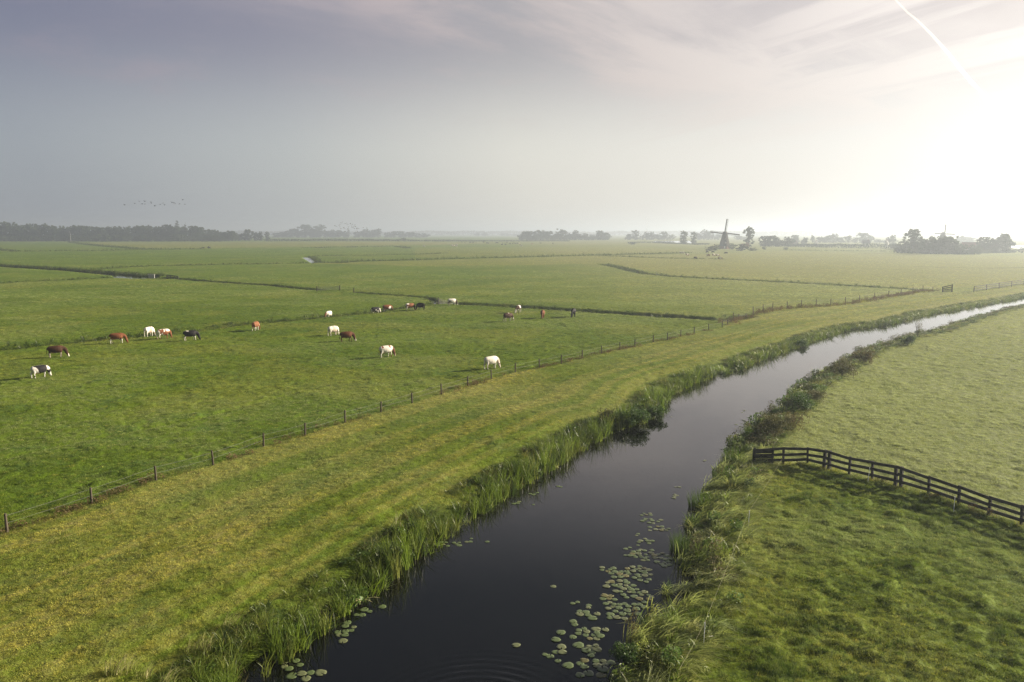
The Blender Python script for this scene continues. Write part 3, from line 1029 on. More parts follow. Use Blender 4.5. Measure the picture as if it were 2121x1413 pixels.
# boarded wing where the fence meets the water
w0, w1 = gpt(1560, 962), gpt(1600, 962)
wing = empty('fence_wing', w0); tag(wing, 'dark boarded panel closing the plank fence at the water edge', 'fence panel')
dv = (w1 - w0)
for k, o in enumerate((.30, .62, .95)):
    MB().bar(Vector((0, -.16, o)), dv + Vector((0, -.16, o)), .035, .29).build('board', m_plank, wing)
for o in (0.04, .96):
    MB().box(dv * o + Vector((0, -.09, .35)), (.10, .10, 1.6), None, .01).build('post', m_plank, wing)

fa = [gpt(x, y) for x, y in ((2017, 606.5), (2043, 602.5), (2069, 598.5), (2095, 594.5), (2121, 590.5), (2160, 584.5), (2200, 578.5))]
plank_fence('plank_fence', 'grey plank fence climbing to the right edge behind the far canal bank', fa, [1.45] * 7, (.95, .64, .33), post=.16, board=.17)
ga = [gpt(1952, 606), gpt(1971.5, 606)]
g = plank_fence('plank_gate', 'small dark plank gate panel standing alone at the end of the overgrown fence', ga, [1.35, 1.95], (.92, .66, .40, .18), post=.2, board=.2, cat='gate')
# field gates by the ditches
def field_gate(label, a, b, h):
    a, b = gpt(*a), gpt(*b)
    r = empty('field_gate', a); tag(r, label, 'gate')
    d = b - a
    for o in (Vector(), d): MB().box(o + Vector((0, 0, h / 2 - .2)), (.18, .18, h + .5), None, .01).build('post', m_post, r)
    mb = MB()
    n = d.normalized()
    for k in range(5):
        zz = h * (.22 + .15 * k)
        mb.bar(n * .14 + Vector((0, 0, zz)), d - n * .14 + Vector((0, 0, zz)), .035, .05)
    mb.bar(n * .14 + Vector((0, 0, h * .22)), d - n * .14 + Vector((0, 0, h * .82)), .03, .04)
    for o in (.03, .97): mb.bar(d * o + Vector((0, 0, h * .2)), d * o + Vector((0, 0, h * .84)), .04, .05)
    mb.build('gate_leaf', m_wire, r)
field_gate('thin field gate with two posts across the ditch left of the open gap', (656.5, 603.5), (704, 602), 1.25)
field_gate('grey field gate behind the cows at the meeting of two ditches', (907.5, 631), (942, 628.5), 1.45)
p = gpt(733, 604.5)
o = empty('gate_post', p); tag(o, 'single dark gate post across the gap from the thin field gate', 'post')
MB().box((0, 0, .55), (.2, .2, 1.5), None, .015).build('post', m_post, o)
MB().box((0, 0, 1.32), (.23, .23, .05), None, .01).build('post_cap', m_post, o)
# plank bridge with side rails over the wide ditch
def cattle_bridge():
    a, b = gpt(346, 577), gpt(369, 577.5)
    r = empty('footbridge', a); tag(r, 'dark wooden rail panel standing at the end of the wide ditch', 'railing')
    d = b - a
    for k in range(4): MB().box(d * (k / 3) + Vector((0, 0, .5)), (.2, .2, 2.2), None, .01).build('post', m_plank, r)
    for zz in (.5, 1.0, 1.5): MB().bar(Vector((0, -.13, zz)), d + Vector((0, -.13, zz)), .05, .32).build('rail', m_plank, r)
    p = gpt(314, 576.5)
    r = empty('culvert_wall', p); tag(r, 'small pale concrete culvert wall beside a bush on the wide ditch', 'culvert')
    MB().box((0, 0, .45), (2.0, .3, 1.5), None, .03).build('wall', solid('concrete', (.30, .30, .29), .9, .2, 2), r)
    MB().box((0, 0, 1.23), (2.2, .42, .1), None, .02).build('coping', solid('concrete_cap', (.36, .36, .35), .9, .2, 2), r)
cattle_bridge()

# --- electric fence: white posts and a cord
ep = [((1623, 962), 'white plastic post at the foot of the plank fence near the canal', .62), ((1797, 1002), 'thin white plastic post leaning on the plank fence left of the double post', .95),
      ((1975, 1061), 'thin white plastic post in front of the plank fence farther right', .85), ((1549, 1092), 'thin white plastic post beside arching bank grass below the fence corner', .85),
      ((1457, 1336), 'thin white plastic post nearest the bottom edge, where bank grass meets pasture', .88)]
eposts = []
for (px, py), lab, h in ep:
    p = gpt(px, py)
    r = empty('fence_stake', p); tag(r, lab, 'stake', 'white electric fence stakes')
    ln_ = Vector((random.uniform(.01, .09), 0, 0))
    MB().tube([(0, 0, -.1), ln_ + Vector((0, 0, h))], [.016, .014], 6).build('shaft', m_white, r)
    mb = MB(); mb.tube([ln_ * .97 + Vector((0, 0, h * .97)), ln_ * .97 + Vector((-.05, -.03, h * .97 + .01))], .009, 5)
    mb.build('insulator', m_white, r)
    MB().box((.03, 0, .06), (.09, .02, .012)).build('foot_step', m_white, r)
    eposts.append(p + ln_ + Vector((-.04, -.03, h * .95)))
last = gpt(1405, 1440) + Vector((0, 0, .8))
chain = [eposts[0], eposts[3], eposts[4], last]
mb = MB()
for a, b in zip(chain, chain[1:]):
    mb.tube([a, (a + b) / 2 - Vector((0, 0, .05)), b], .003, 5, False)
tag(mb.build('electric_cord', m_cord), 'thin pale electric cord strung along the right bank between white stakes', 'cord')

# ------------------------------------------------------------------ cows
def cow_body(turn=0.0, step=0.0, head=1.0):
    """one continuous grazing cow, nose along +x; turn bends the neck sideways, step moves the legs"""
    mb = MB()
    def T(x, z, a, b):
        y = 0.0
        if x > .6: y = turn * (x - .6) ** 1.5
        return (x, y, z), (a, b)
    body = [T(-.86, 1.17, .07, .10), T(-.81, 1.15, .22, .22), T(-.66, 1.10, .28, .31), T(-.40, 1.01, .35, .41), T(-.05, .97, .40, .45),
            T(.25, .98, .39, .44), T(.48, 1.02, .32, .42), T(.66, 1.07, .20, .31), T(.82, 1.02, .14, .24)]
    if head:
        body += [T(.95, .90, .135, .23), T(1.04, .70, .125, .19), T(1.10, .52, .12, .16), T(1.14, .40, .125, .145), T(1.20, .24, .105, .115), T(1.26, .09, .088, .085), T(1.28, .04, .07, .06)]
    else:
        body += [T(.98, 1.10, .115, .20), T(1.14, 1.24, .10, .16), T(1.26, 1.30, .105, .13), T(1.42, 1.22, .085, .10), T(1.54, 1.12, .068, .07), T(1.57, 1.10, .05, .045)]
    mb.tube([p for p, r in body], [r for p, r in body], 14)
    for sgn in (-1, 1):
        s = step * sgn
        mb.tube([(.48, .15 * sgn, .95), (.50 + s * .3, .17 * sgn, .66), (.50 + s * .7, .17 * sgn, .40), (.49 + s * .9, .17 * sgn, .13), (.52 + s, .17 * sgn, 0.0)],
                [.12, .085, .058, .045, .058], 8)
        s = -s
        mb.tube([(-.60, .16 * sgn, .98), (-.60 + s * .2, .19 * sgn, .74), (-.70 + s * .6, .19 * sgn, .50), (-.68 + s * .9, .19 * sgn, .18), (-.65 + s, .19 * sgn, 0.0)],
                [(.14, .20), (.10, .14), (.058, .07), (.045, .045), (.058, .058)], 8)
        if head: hx, hz_ = 1.10, .50
        else: hx, hz_ = 1.24, 1.34
        hy = turn * (hx - .6) ** 1.5
        mb.ball((hx, hy + .16 * sgn, hz_), (.045, .11, .05), 1)
    mb.ball((-.36, 0, .68), (.20, .15, .14), 2)
    for q in ((-.42, .07), (-.42, -.07), (-.30, .07), (-.30, -.07)): mb.ball((q[0], q[1], .55), (.028, .028, .05), 1)
    mb.tube([(-.85, 0, 1.24), (-.93, .02, 1.05), (-.94, .03, .70), (-.93, .04, .55), (-.92, .05, .36)], [.035, .03, .028, .05, .03], 7)
    o = mb.build('cow_shape', m_post)
    rm = o.modifiers.new('r', 'REMESH'); rm.mode = 'VOXEL'; rm.voxel_size = .026; rm.use_smooth_shade = True
    sm = o.modifiers.new('s', 'SMOOTH'); sm.iterations = 3; sm.factor = .5
    dg = bpy.context.evaluated_depsgraph_get()
    me = bpy.data.meshes.new_from_object(o.evaluated_get(dg))
    bpy.data.objects.remove(o)
    return me


m_cow, t, out = new_mat('cow_coat')
va = t.new('ShaderNodeAttribute', attribute_type='GEOMETRY', attribute_name='coat')
p_ = t.new('ShaderNodeBsdfPrincipled'); t.l.new(va.outputs['Color'], p_.inputs['Base Color'])
p_.inputs['Roughness'].default_value = .65; p_.inputs['Specular IOR Level'].default_value = .08
t.l.new(p_.outputs[0], out.inputs[0])
COWS = [cow_body(0, .06), cow_body(.5, .10), cow_body(-.5, -.09), cow_body(.15, -.12)]
COW_V = []
for me in COWS:
    a = np.zeros(len(me.vertices) * 3, np.float32); me.vertices.foreach_get('co', a); COW_V.append(a.reshape(-1, 3))
WHT, RED, BRN, BLK, PNK = (.62, .585, .53), (.17, .066, .030), (.050, .026, .016), (.018, .017, .018), (.50, .27, .22)


def paint_cow(k, base, patch=None, cover=.5, seed=0, legs=None, face=None, head=None):
    me = COWS[k].copy(); v = COW_V[k]; x, y, z = v.T
    c = np.tile(np.array(base, np.float32), (len(v), 1))
    if patch is not None:
        n = fbm(x * 1.9 + 5, (z * 1.9 + np.sign(y) * 3.7), 2, seed)
        e = sstep(cover - .015, cover + .015, n)[:, None]
        c = c * (1 - e) + np.array(patch) * e
    if head is not None:
        m = (x > .86); c[m] = head
    if legs is not None:
        m = (z < .62) & (x < .85) & ~((abs(y) < .14) & (z > .5)); c[m] = legs
    if face is not None:
        m = (x > 1.06) & (z < .42) & (np.abs(y - np.median(y[x > 1.2])) < .085); c[m] = face
    m = (x > -.60) & (x < -.15) & (z < .72) & (np.abs(y) < .15); c[m] = PNK
    m = (z < .07) & (x < .85); c[m] = (.03, .025, .02)
    col = np.ones((len(v), 4), np.float32); col[:, :3] = c
    at2 = me.color_attributes.new('coat', 'FLOAT_COLOR', 'POINT'); at2.data.foreach_set('color', col.ravel())
    me.materials.clear(); me.materials.append(m_cow)
    me.polygons.foreach_set('use_smooth', [True] * len(me.polygons))
    return me


def cow(px, py, azim, k, label, scale=1.0, **kw):
    p = gpt(px, py)
    o = link('cow', paint_cow(k, **kw))
    o.location = p - Vector((0, 0, .02)); o.rotation_euler = (0, 0, R(90 - azim)); o.scale = (scale,) * 3
    tag(o, label, 'cow', 'cows grazing in the pasture')
    return o


G = 'cow'
cow(83, 783, 35, 1, 'white cow with dark back patches, lowest and nearest the left edge', scale=.92, base=(.52, .50, .47), patch=BLK, cover=.62, seed=3)
cow(117, 741, 60, 0, 'dark brown cow with a white face and pale hind leg near the left edge', base=BRN, face=WHT, legs=(.35, .30, .25), patch=(.085, .040, .022), cover=.55, seed=9)
cow(243, 712, 62, 3, 'red brown cow with white hind legs standing by the long ditch', base=RED, legs=WHT, patch=(.14, .05, .022), cover=.55, seed=4)
cow(309, 697, 12, 0, 'all white cow seen end on beside a red patched cow', base=WHT, patch=(.40, .30, .24), cover=.60, seed=8)
cow(339, 702, 42, 1, 'white cow with red shoulder patch and brown head, left of a black cow', base=WHT, patch=RED, cover=.50, seed=12, head=RED)
cow(395, 706, 57, 3, 'black cow with a white belly patch and white legs', base=BLK, patch=WHT, cover=.70, seed=15, legs=WHT)
cow(530, 685, 8, 0, 'tan red cow alone in front of the ditch, seen from behind', base=(.19, .082, .040), patch=WHT, cover=.74, seed=5, legs=WHT)
cow(681, 655, 195, 2, 'white cow with a brown head facing the viewer at the ditch edge', base=WHT, patch=RED, cover=.72, seed=6, head=(.16, .07, .04))
cow(690, 694, 36, 1, 'plain white cow grazing just behind a brown one', base=WHT, patch=(.46, .38, .32), cover=.58, seed=7)
cow(718, 707, 64, 3, 'chestnut brown cow with a white face in front of a white cow', base=(.095, .038, .018), face=WHT, patch=(.07, .028, .014), cover=.55, seed=10)
cow(800, 740.5, 50, 3, 'white cow with red flecks on the back and a brown head, middle of the pasture', base=WHT, patch=RED, cover=.53, seed=26, head=(.12, .05, .028), face=(.4, .33, .28))
cow(1017, 765, 48, 0, 'white cow closest to the dike fence, dark marks round the eyes', base=WHT, patch=(.48, .42, .36), cover=.58, seed=13, face=(.55, .48, .42))
cow(778, 647.5, 47, 1, 'black and white cow at the ditch, left of a red one', base=BLK, patch=WHT, cover=.52, seed=17)
cow(802, 642, 56, 0, 'red cow with small white patches between the black and white cow and the pair', base=RED, patch=WHT, cover=.68, seed=18)
cow(849, 643.5, 50, 3, 'red and white cow nose to nose with a dark cow', base=RED, patch=WHT, cover=.56, seed=19, head=(.05, .025, .018), legs=WHT)
cow(872, 643, 305, 0, 'dark grey brown cow facing left, nose to nose with a red and white cow', base=(.022, .018, .016), patch=(.03, .024, .02), cover=.55, seed=20)
cow(936, 634, 62, 3, 'white cow with a dark neck grazing in front of the field gate', base=WHT, patch=BRN, cover=.62, seed=22, head=BRN, face=WHT)
cow(1052, 666, 48, 0, 'dark brown cow with pale legs, lowest of the four at right', base=BRN, legs=(.45, .40, .36), patch=WHT, cover=.76, seed=23, face=(.35, .3, .26))
cow(1074, 648, 200, 2, 'white cow with brown back facing the viewer behind a dark brown one', base=WHT, patch=BRN, cover=.56, seed=24)
cow(1124, 659, 186, 0, 'red brown cow facing the viewer, between two others at right', base=RED, patch=(.13, .045, .02), cover=.55, seed=25)
cow(1188, 657, 190, 2, 'black cow standing alone at the right end of the herd', base=BLK, scale=1.08)

# the herd far off, each only a speck
far_w = paint_cow(0, WHT); far_b = paint_cow(0, (.03, .026, .022)); far_r = paint_cow(3, RED, WHT, .55, 3)
fc = [(957, 503, 'b'), (963, 503.5, 'b'), (974, 504, 'b'), (980, 504.3, 'b'), (986, 504, 'b'), (1001, 503, 'b'), (1009, 504.6, 'b'), (1012, 505, 'b'), (1028, 504, 'b'),
      (1031, 504.3, 'b'), (1041, 505, 'b'), (1040, 508, 'b'), (1047, 508, 'b'), (1050, 503.5, 'b'), (1056, 506, 'b'), (1062, 506, 'b'), (1067, 505.6, 'b'), (1071, 505.5, 'b'),
      (1064, 503.5, 'b'), (1102, 506.8, 'r'), (1119, 505, 'b'), (1145, 505.4, 'b'), (940, 510.6, 'r'), (1076, 506, 'r')]
fw = [(878, 511.6), (936, 510.4), (944.5, 511.2), (1080, 510.6), (946, 509)]
for px, py, q in fc:
    o = link('cow', far_b if q == 'b' else far_r); o.location = gpt(px, py); o.rotation_euler = (0, 0, random.uniform(0, 6.28)); o.scale = (1.15,) * 3
    tag(o, 'tiny dark cow of the far herd scattered below the middle tree clump', 'cow', 'dark cows of the far herd')
for px, py in fw:
    o = link('cow', far_w); o.location = gpt(px, py); o.rotation_euler = (0, 0, random.uniform(-.5, .5)); o.scale = (1.25,) * 3
    tag(o, 'tiny white cow standing out in the far herd', 'cow', 'white cows of the far herd')
mc = [(1423, 530.5, 'r'), (1440, 537.5, 'b'), (1467, 532, 'r'), (1478, 531, 'r'), (1486, 532, 'r'), (1491, 538, 'r'), (1504, 526.8, 'b'), (1410, 526.5, 'w'), (1465, 524.5, 'b'), (1477, 524.5, 'b'), (1414, 526.5, 'w')]
for px, py, q in mc:
    o = link('cow', {'b': far_b, 'r': far_r, 'w': far_w}[q]); o.location = gpt(px, py); o.rotation_euler = (0, 0, random.choice((0, 3.1)) + random.uniform(-.5, .5)); o.scale = (1.1,) * 3
    nm = {'b': 'dark', 'r': 'patched', 'w': 'white'}[q]
    tag(o, f'small {nm} cow grazing in the pale meadow in front of the windmill', 'cow', f'{nm} cows in front of the windmill')

# ------------------------------------------------------------------ birds
m_bird = solid('dark_feathers', (.03, .03, .032), .7, .2, 6)
def bird_mesh(flap):
    mb = MB()
    mb.tube([(-.34, 0, 0), (-.26, 0, .0), (-.08, 0, .01), (.10, 0, .01), (.24, 0, .03), (.36, 0, .04), (.46, 0, .035)], [(.06, .012), (.05, .03), (.085, .075), (.075, .07), (.04, .04), (.035, .035), (.008, .008)], 8)
    for s in (-1, 1):
        a = [(.13, .05 * s, .03), (.17, .36 * s, .03 + flap * .30), (.02, .80 * s, .03 + flap * .55), (-.06, .78 * s, .03 + flap * .54), (-.03, .36 * s, .03 + flap * .29), (-.10, .05 * s, .03)]
        mb.poly(a, (0, 0, .018))
    return mb.mesh('bird', m_bird, False)
BIRDS = [bird_mesh(f) for f in (.75, .35, -.3, -.7)]
fl1 = [(258, 425), (279, 421.5), (288, 417), (294.5, 422), (300, 417.5), (300, 423), (312, 418), (313, 420), (320.5, 427), (331.5, 423.5), (337.5, 421), (340.5, 424), (356.5, 420), (360, 420.5),
       (363, 422), (372, 422), (378.5, 414.5), (383, 423.5)]
for k, (px, py) in enumerate(fl1):
    d = 330 + random.uniform(-20, 20)
    dx, dy, dz = ray(px, py); tt = d / dy
    o = link('bird', BIRDS[k % 4]); o.location = (dx * tt, d, CAMH + dz * tt); o.rotation_euler = (0, random.uniform(-.3, .3), random.uniform(-.5, .9)); o.scale = (.95,) * 3
    tag(o, 'dark bird in the loose line of birds flying over the left wood', 'bird', 'birds over the left wood')
fl2 = [(693.5, 468), (697.5, 468.7), (702.5, 467), (704.7, 466), (704.5, 470.5), (706, 461.5), (709.5, 460), (706.5, 474), (712.5, 472), (718.5, 462.2), (720.4, 464.6), (719.3, 466.2), (722.4, 470),
       (725.5, 463), (729.5, 464.5), (728.5, 467), (728.8, 470.9), (731, 470.5), (733.7, 468.5), (735, 466.3), (736, 470), (734, 473), (739.5, 471), (740.6, 474.5), (738, 474), (740.5, 478.6), (737, 476.8),
       (752.5, 471.8), (760, 473), (715, 479.2), (699.7, 488.4), (714.5, 463.2), (666, 467.2), (742.5, 473), (713, 473.5)]
for k, (px, py) in enumerate(fl2):
    d = 430 + random.uniform(-40, 40)
    dx, dy, dz = ray(px, py); tt = d / dy
    o = link('bird', BIRDS[(k * 3) % 4]); o.location = (dx * tt, d, CAMH + dz * tt); o.rotation_euler = (0, random.uniform(-.4, .4), random.uniform(-1, 4)); o.scale = (.85,) * 3
    tag(o, 'dark bird in the dense swirling flock in front of the middle left grove', 'bird', 'birds of the swirling flock')

# ------------------------------------------------------------------ contrail
def dirpt(px, py, alt):
    dx, dy, dz = ray(px, py); k = (alt - CAMH) / dz
    return Vector((dx * k, dy * k, alt))
ALT = 3000.0
tp = [(1700, -170), (1790, -70), (1855, 0), (1880, 26), (1900, 42), (1930, 72), (1962, 108), (1985, 138), (2012, 170), (2040, 198), (2062, 222)]
wd = [11, 11, 12, 15, 17, 22, 29, 36, 40, 30, 5]
mb = MB(); mb.tube([dirpt(x, y, ALT) for x, y in tp], wd, 12)
cmat, t, out = new_mat('ice_cloud')
vs_ = t.new('ShaderNodeVolumePrincipled'); vs_.inputs['Color'].default_value = (1, .98, .96, 1); vs_.inputs['Density'].default_value = .0024; vs_.inputs['Anisotropy'].default_value = .6
t.l.new(vs_.outputs[0], out.inputs['Volume'])
tag(mb.build('contrail', cmat), 'thin white contrail slanting down the upper right sky', 'contrail')
# ------------------------------------------------------------------ trees
m_leafA = leafy('tree_leaves', (.022, .042, .014), (.055, .080, .026), .30, .6, .2, None, .25)
m_leafB = leafy('willow_leaves', (.032, .052, .020), (.070, .092, .036), .30, .6, .2, None, .25)
m_leafC = leafy('conifer_needles', (.014, .030, .014), (.034, .054, .022), .15, .6, .2, None, .25)


def crown_mesh(name, mat, lobes, n, size, seed, up=0.0):
    """foliage: leaf clumps spread over uneven lobes (x, y, z, rx, rz), unit tree of height 1"""
    q = np.random.default_rng(seed)
    vol = np.array([l[3] ** 2 * l[4] for l in lobes]) ** .7; vol /= vol.sum()
    parts = []
    for l, w in zip(lobes, vol):
        k = max(12, int(n * w))
        # clumps inside a lobe, leaving gaps between them
        nc = max(5, k // 26)
        d = q.normal(size=(nc, 3)); d /= np.linalg.norm(d, axis=1)[:, None]
        cc = d * (q.uniform(.45, 1.0, nc) ** .5)[:, None] * np.array([l[3], l[3], l[4]]) + np.array(l[:3])
        for c_ in cc:
            v, f_ = leaves(k // nc + 1, l[3] * .36, l[4] * .30, size, q, 0, .2)
            parts.append((v + c_, f_))
    v, f_, _ = join(parts)
    return mesh_np(name, v, [f_], [mat])


def trunk_mesh(name, h, r, limbs, seed):
    q = random.Random(seed)
    mb = MB()
    mb.tube([(0, 0, -.02), (.005, 0, h * .3), (-.004, .004, h * .7), (.0, 0, h)], [r * 1.25, r, r * .72, r * .35], 8)
    for k in range(limbs):
        a = k * 2.4 + q.uniform(-.4, .4); z0 = h * q.uniform(.35, .8); L = q.uniform(.14, .26)
        mb.tube([(0, 0, z0), (math.cos(a) * L * .5, math.sin(a) * L * .5, z0 + L * .45), (math.cos(a) * L, math.sin(a) * L, z0 + L * .95)], [r * .5, r * .34, r * .12], 6)
    return mb.mesh(name, m_bark)


def lobes_round(seed, n=9, w=.30, z0=.12, asp=1.0, spread=.8):
    q = random.Random(seed); out = []
    for k in range(n):
        zz = z0 + (1 - z0) * (k + .5) / n * .92
        env = math.sin(math.pi * min(1, max(.12, (zz - z0 + .10) / (1.12 - z0)))) ** .6
        a = q.uniform(0, 6.28); o = w * env * spread * q.uniform(.2, .9)
        r_ = w * q.uniform(.42, .72) * (0.55 + .45 * env)
        out.append((math.cos(a) * o, math.sin(a) * o, min(zz, 1 - r_ * asp * .9), r_, r_ * asp))
    return out


KIND = {}
for k in range(4): KIND[f'round{k}'] = ('broadleaf_tree', crown_mesh('crown', m_leafA, lobes_round(10 + k, 14, .36, .08), 2600, .036, k), trunk_mesh('trunk', .75, .022, 5, k))
for k in range(2): KIND[f'tall{k}'] = ('broadleaf_tree', crown_mesh('crown', m_leafA, lobes_round(30 + k, 14, .24, .10), 2300, .030, 20 + k), trunk_mesh('trunk', .85, .020, 5, 10 + k))
for k in range(2): KIND[f'bush{k}'] = ('bush', crown_mesh('crown', m_leafB, lobes_round(50 + k, 11, .62, .02, .62), 1300, .050, 40 + k), trunk_mesh('trunk', .5, .035, 5, 20 + k))
KIND['column'] = ('willow_tree', crown_mesh('crown', m_leafB, [(0, 0, z_, .155, .13) for z_ in (.08, .16, .24, .36, .48, .60, .72, .84)] + [(.06, 0, .9, .11, .09), (-.07, .02, .86, .10, .1)], 2200, .028, 60), trunk_mesh('trunk', .6, .03, 4, 30))
KIND['poplar'] = ('poplar_tree', crown_mesh('crown', m_leafA, [(0, 0, .15 + .09 * i, .085 * (1 - abs(i - 4) * .12), .10) for i in range(10)], 1100, .020, 70), trunk_mesh('trunk', .9, .014, 3, 40))
KIND['conifer'] = ('conifer_tree', crown_mesh('crown', m_leafC, [(0, 0, .18 + .085 * i, .26 - .022 * i, .07) for i in range(10)], 1400, .026, 80), trunk_mesh('trunk', .92, .016, 3, 50))


def tree(kind, px, base, top, wpx, label, group=None, cat=None, name=None, sink=0.0):
    p = gpt(px, base)
    dist = math.hypot(p.x, p.y)
    dy = p.y
    h = (base - top) * dy / F * 1.03
    w = wpx * dy / F
    nm, cr, tr = KIND[kind]
    v = KIND[kind][1]
    base_w = CROWN_W[kind]
    sx = w / base_w
    r = empty(name or nm, p - Vector((0, 0, sink)), random.uniform(0, 6.28), (sx, sx, h))
    tag(r, label, cat or ('bush' if nm == 'bush' else 'tree'), group)
    link('crown', cr, r); link('trunk', tr, r)
    return r


CROWN_W = {}
for k_, (nm, cr, tr) in KIND.items():
    a = np.zeros(len(cr.vertices) * 3, np.float32); cr.vertices.foreach_get('co', a); a = a.reshape(-1, 3)
    CROWN_W[k_] = float(np.percentile(a[:, 0], 98) - np.percentile(a[:, 0], 2))
    # unit height
    zt = a[:, 2].max(); a[:, 2] *= 1.0 / zt; cr.vertices.foreach_set('co', a.ravel()); cr.update()

rk = lambda: random.choice(('round0', 'round1', 'round2', 'round3'))
# wood along the left horizon: front row, each tree its own
GW = 'trees of the hazy wood on the left horizon'
LW = 'tree of the dense hazy wood along the left horizon'
sky_l = [(0, 461), (25, 461), (50, 463), (70, 462), (95, 464), (115, 469), (133, 465), (150, 468), (175, 468), (205, 470), (240, 468), (265, 470), (290, 468), (305, 466), (325, 469), (348, 465),
         (362, 471), (385, 470), (398, 469), (412, 468), (430, 476), (450, 476), (462, 479), (475, 479), (487, 481)]
sl = np.array(sky_l, float)
x_ = -40
while x_ < 492:
    tp_ = np.interp(x_, sl[:, 0], sl[:, 1]) + random.uniform(-1.0, 2.2)
    tree(rk() if random.random() < .75 else random.choice(('tall0', 'tall1')), x_, 499.3 + random.uniform(-.4, .3), tp_, random.uniform(19, 27) * (.75 if x_ > 430 else 1), LW, GW)
    x_ += random.uniform(8.5, 12.5) * (.8 if x_ > 430 else 1)
x_ = -35
while x_ < 470:
    tree('bush0' if random.random() < .5 else 'bush1', x_, 500.2 + random.uniform(-.2, .2), 500.2 - random.uniform(8, 15), random.uniform(16, 24), 'low bush at the foot of the dense hazy wood on the left horizon', 'bushes at the foot of the left wood')
    x_ += random.uniform(11, 19)
tree('conifer', 369, 499.5, 458.5, 17, 'tallest tree of the left wood, a dark conifer with a ragged top')
tree('poplar', 385.5, 499.5, 463, 6, 'thin pointed poplar just right of the tallest conifer in the left wood')
for px, b, tp_, w, k in ((513, 498.5, 475.5, 16, 'round0'), (528, 498.5, 479.5, 14, 'round1'), (540, 498.5, 480, 12, 'round2'), (554.5, 498.5, 480, 10, 'tall0'), (498, 498.5, 484, 16, 'round3')):
    tree(k, px, b, tp_, w, 'round tree of the short row above the white caravans', 'row of trees above the white caravans')
# grove left of the middle, farther off
GM = 'trees of the pale blue grove left of the middle'
for px, tp_, w, k in ((575, 482, 18, 'round1'), (588, 481, 14, 'round0'), (603, 475, 16, 'round2'), (615, 474, 14, 'round3'), (634, 465.5, 24, 'round0'), (660, 465.5, 26, 'round1'), (648, 473, 18, 'round2'), (678, 478, 16, 'round3'),
                      (690, 476, 14, 'round2'), (701, 477, 12, 'round0'), (714, 479.5, 12, 'round3'), (742, 479, 16, 'round1'), (754, 478, 13, 'round2'), (762, 475, 12, 'round3'), (772, 479, 13, 'round0'), (783, 473.5, 14, 'tall1'),
                      (802, 481, 11, 'round1'), (816, 479, 15, 'round2'), (831, 479, 15, 'round0'), (849, 481, 16, 'round3'), (863, 482.5, 15, 'round1'), (878, 483.5, 14, 'round2')):
    tree(k, px, 492.2, tp_, w * 1.25, 'pale tree of the distant grove left of the middle', GM)
tree('poplar', 722, 492.2, 472, 7, 'narrow poplar rising from the distant grove beneath the swirling birds')
# middle clump
GC = 'trees of the grey green clump in the middle'
for px, tp_, w, k in ((1083, 481, 13, 'round3'), (1093, 479.5, 20, 'round0'), (1106, 477, 24, 'round1'), (1120, 477, 24, 'round2'), (1133, 479, 18, 'round3'), (1147, 485, 16, 'bush0'), (1162, 474, 22, 'round1'), (1174, 483, 16, 'bush1'), (1185, 484.5, 16, 'bush0'),
                      (1193, 477, 15, 'round2'), (1205, 484, 15, 'bush1'), (1216, 483.5, 14, 'bush0'), (1227, 486, 13, 'bush1'), (1240, 478, 15, 'round0'), (1253, 482, 15, 'round3')):
    tree(k, px, 497.3, tp_, w * 1.15, 'grey green tree of the round topped clump in the middle distance', GC, 'tree', 'broadleaf_tree')
for px, w, tp_ in ((989, 14, 480.5), (1003, 12, 481), (1006, 9, 483)):
    tree('round1', px, 489.3, tp_, w, 'very faint tree of the tiny clump beyond the far herd', 'tiny far clump')
for px, w, tp_ in ((1040, 12, 483.5), (1051, 12, 484), (1064, 13, 484.5), (1076, 10, 484)):
    tree('round2', px, 489, tp_, w, 'very faint low tree just left of the middle clump', 'faint trees left of the middle clump')
# right of the clump, pale
for px, tp_, w, k in ((1302, 485, 13, 'round0'), (1316, 477, 12, 'column'), (1330, 486, 12, 'bush1'), (1340, 480.5, 12, 'round1'), (1350, 480.5, 13, 'round2'), (1364, 485.5, 14, 'round3'), (1376, 480, 13, 'round0'), (1389, 486, 14, 'bush0'),
                      (1448, 482, 14, 'round1'), (1458, 475.5, 14, 'tall0'), (1468, 479, 14, 'round3'), (1487, 485, 16, 'round2'), (1530, 489, 14, 'round0'), (1541, 490, 12, 'round1')):
    tree(k, px, 497, tp_, w * 1.15, 'faint tree of the pale far line behind the windmill', 'faint trees behind the windmill')
tree('column', 1415.5, 505, 478.5, 14, 'larger of the two clipped column shaped willows left of the windmill')
tree('column', 1436.5, 504.6, 480.5, 11, 'smaller of the two clipped column shaped willows left of the windmill')
tree('tall1', 1551, 512, 469.5, 21, 'tall leaning tree with a knobbly crown just right of the windmill')
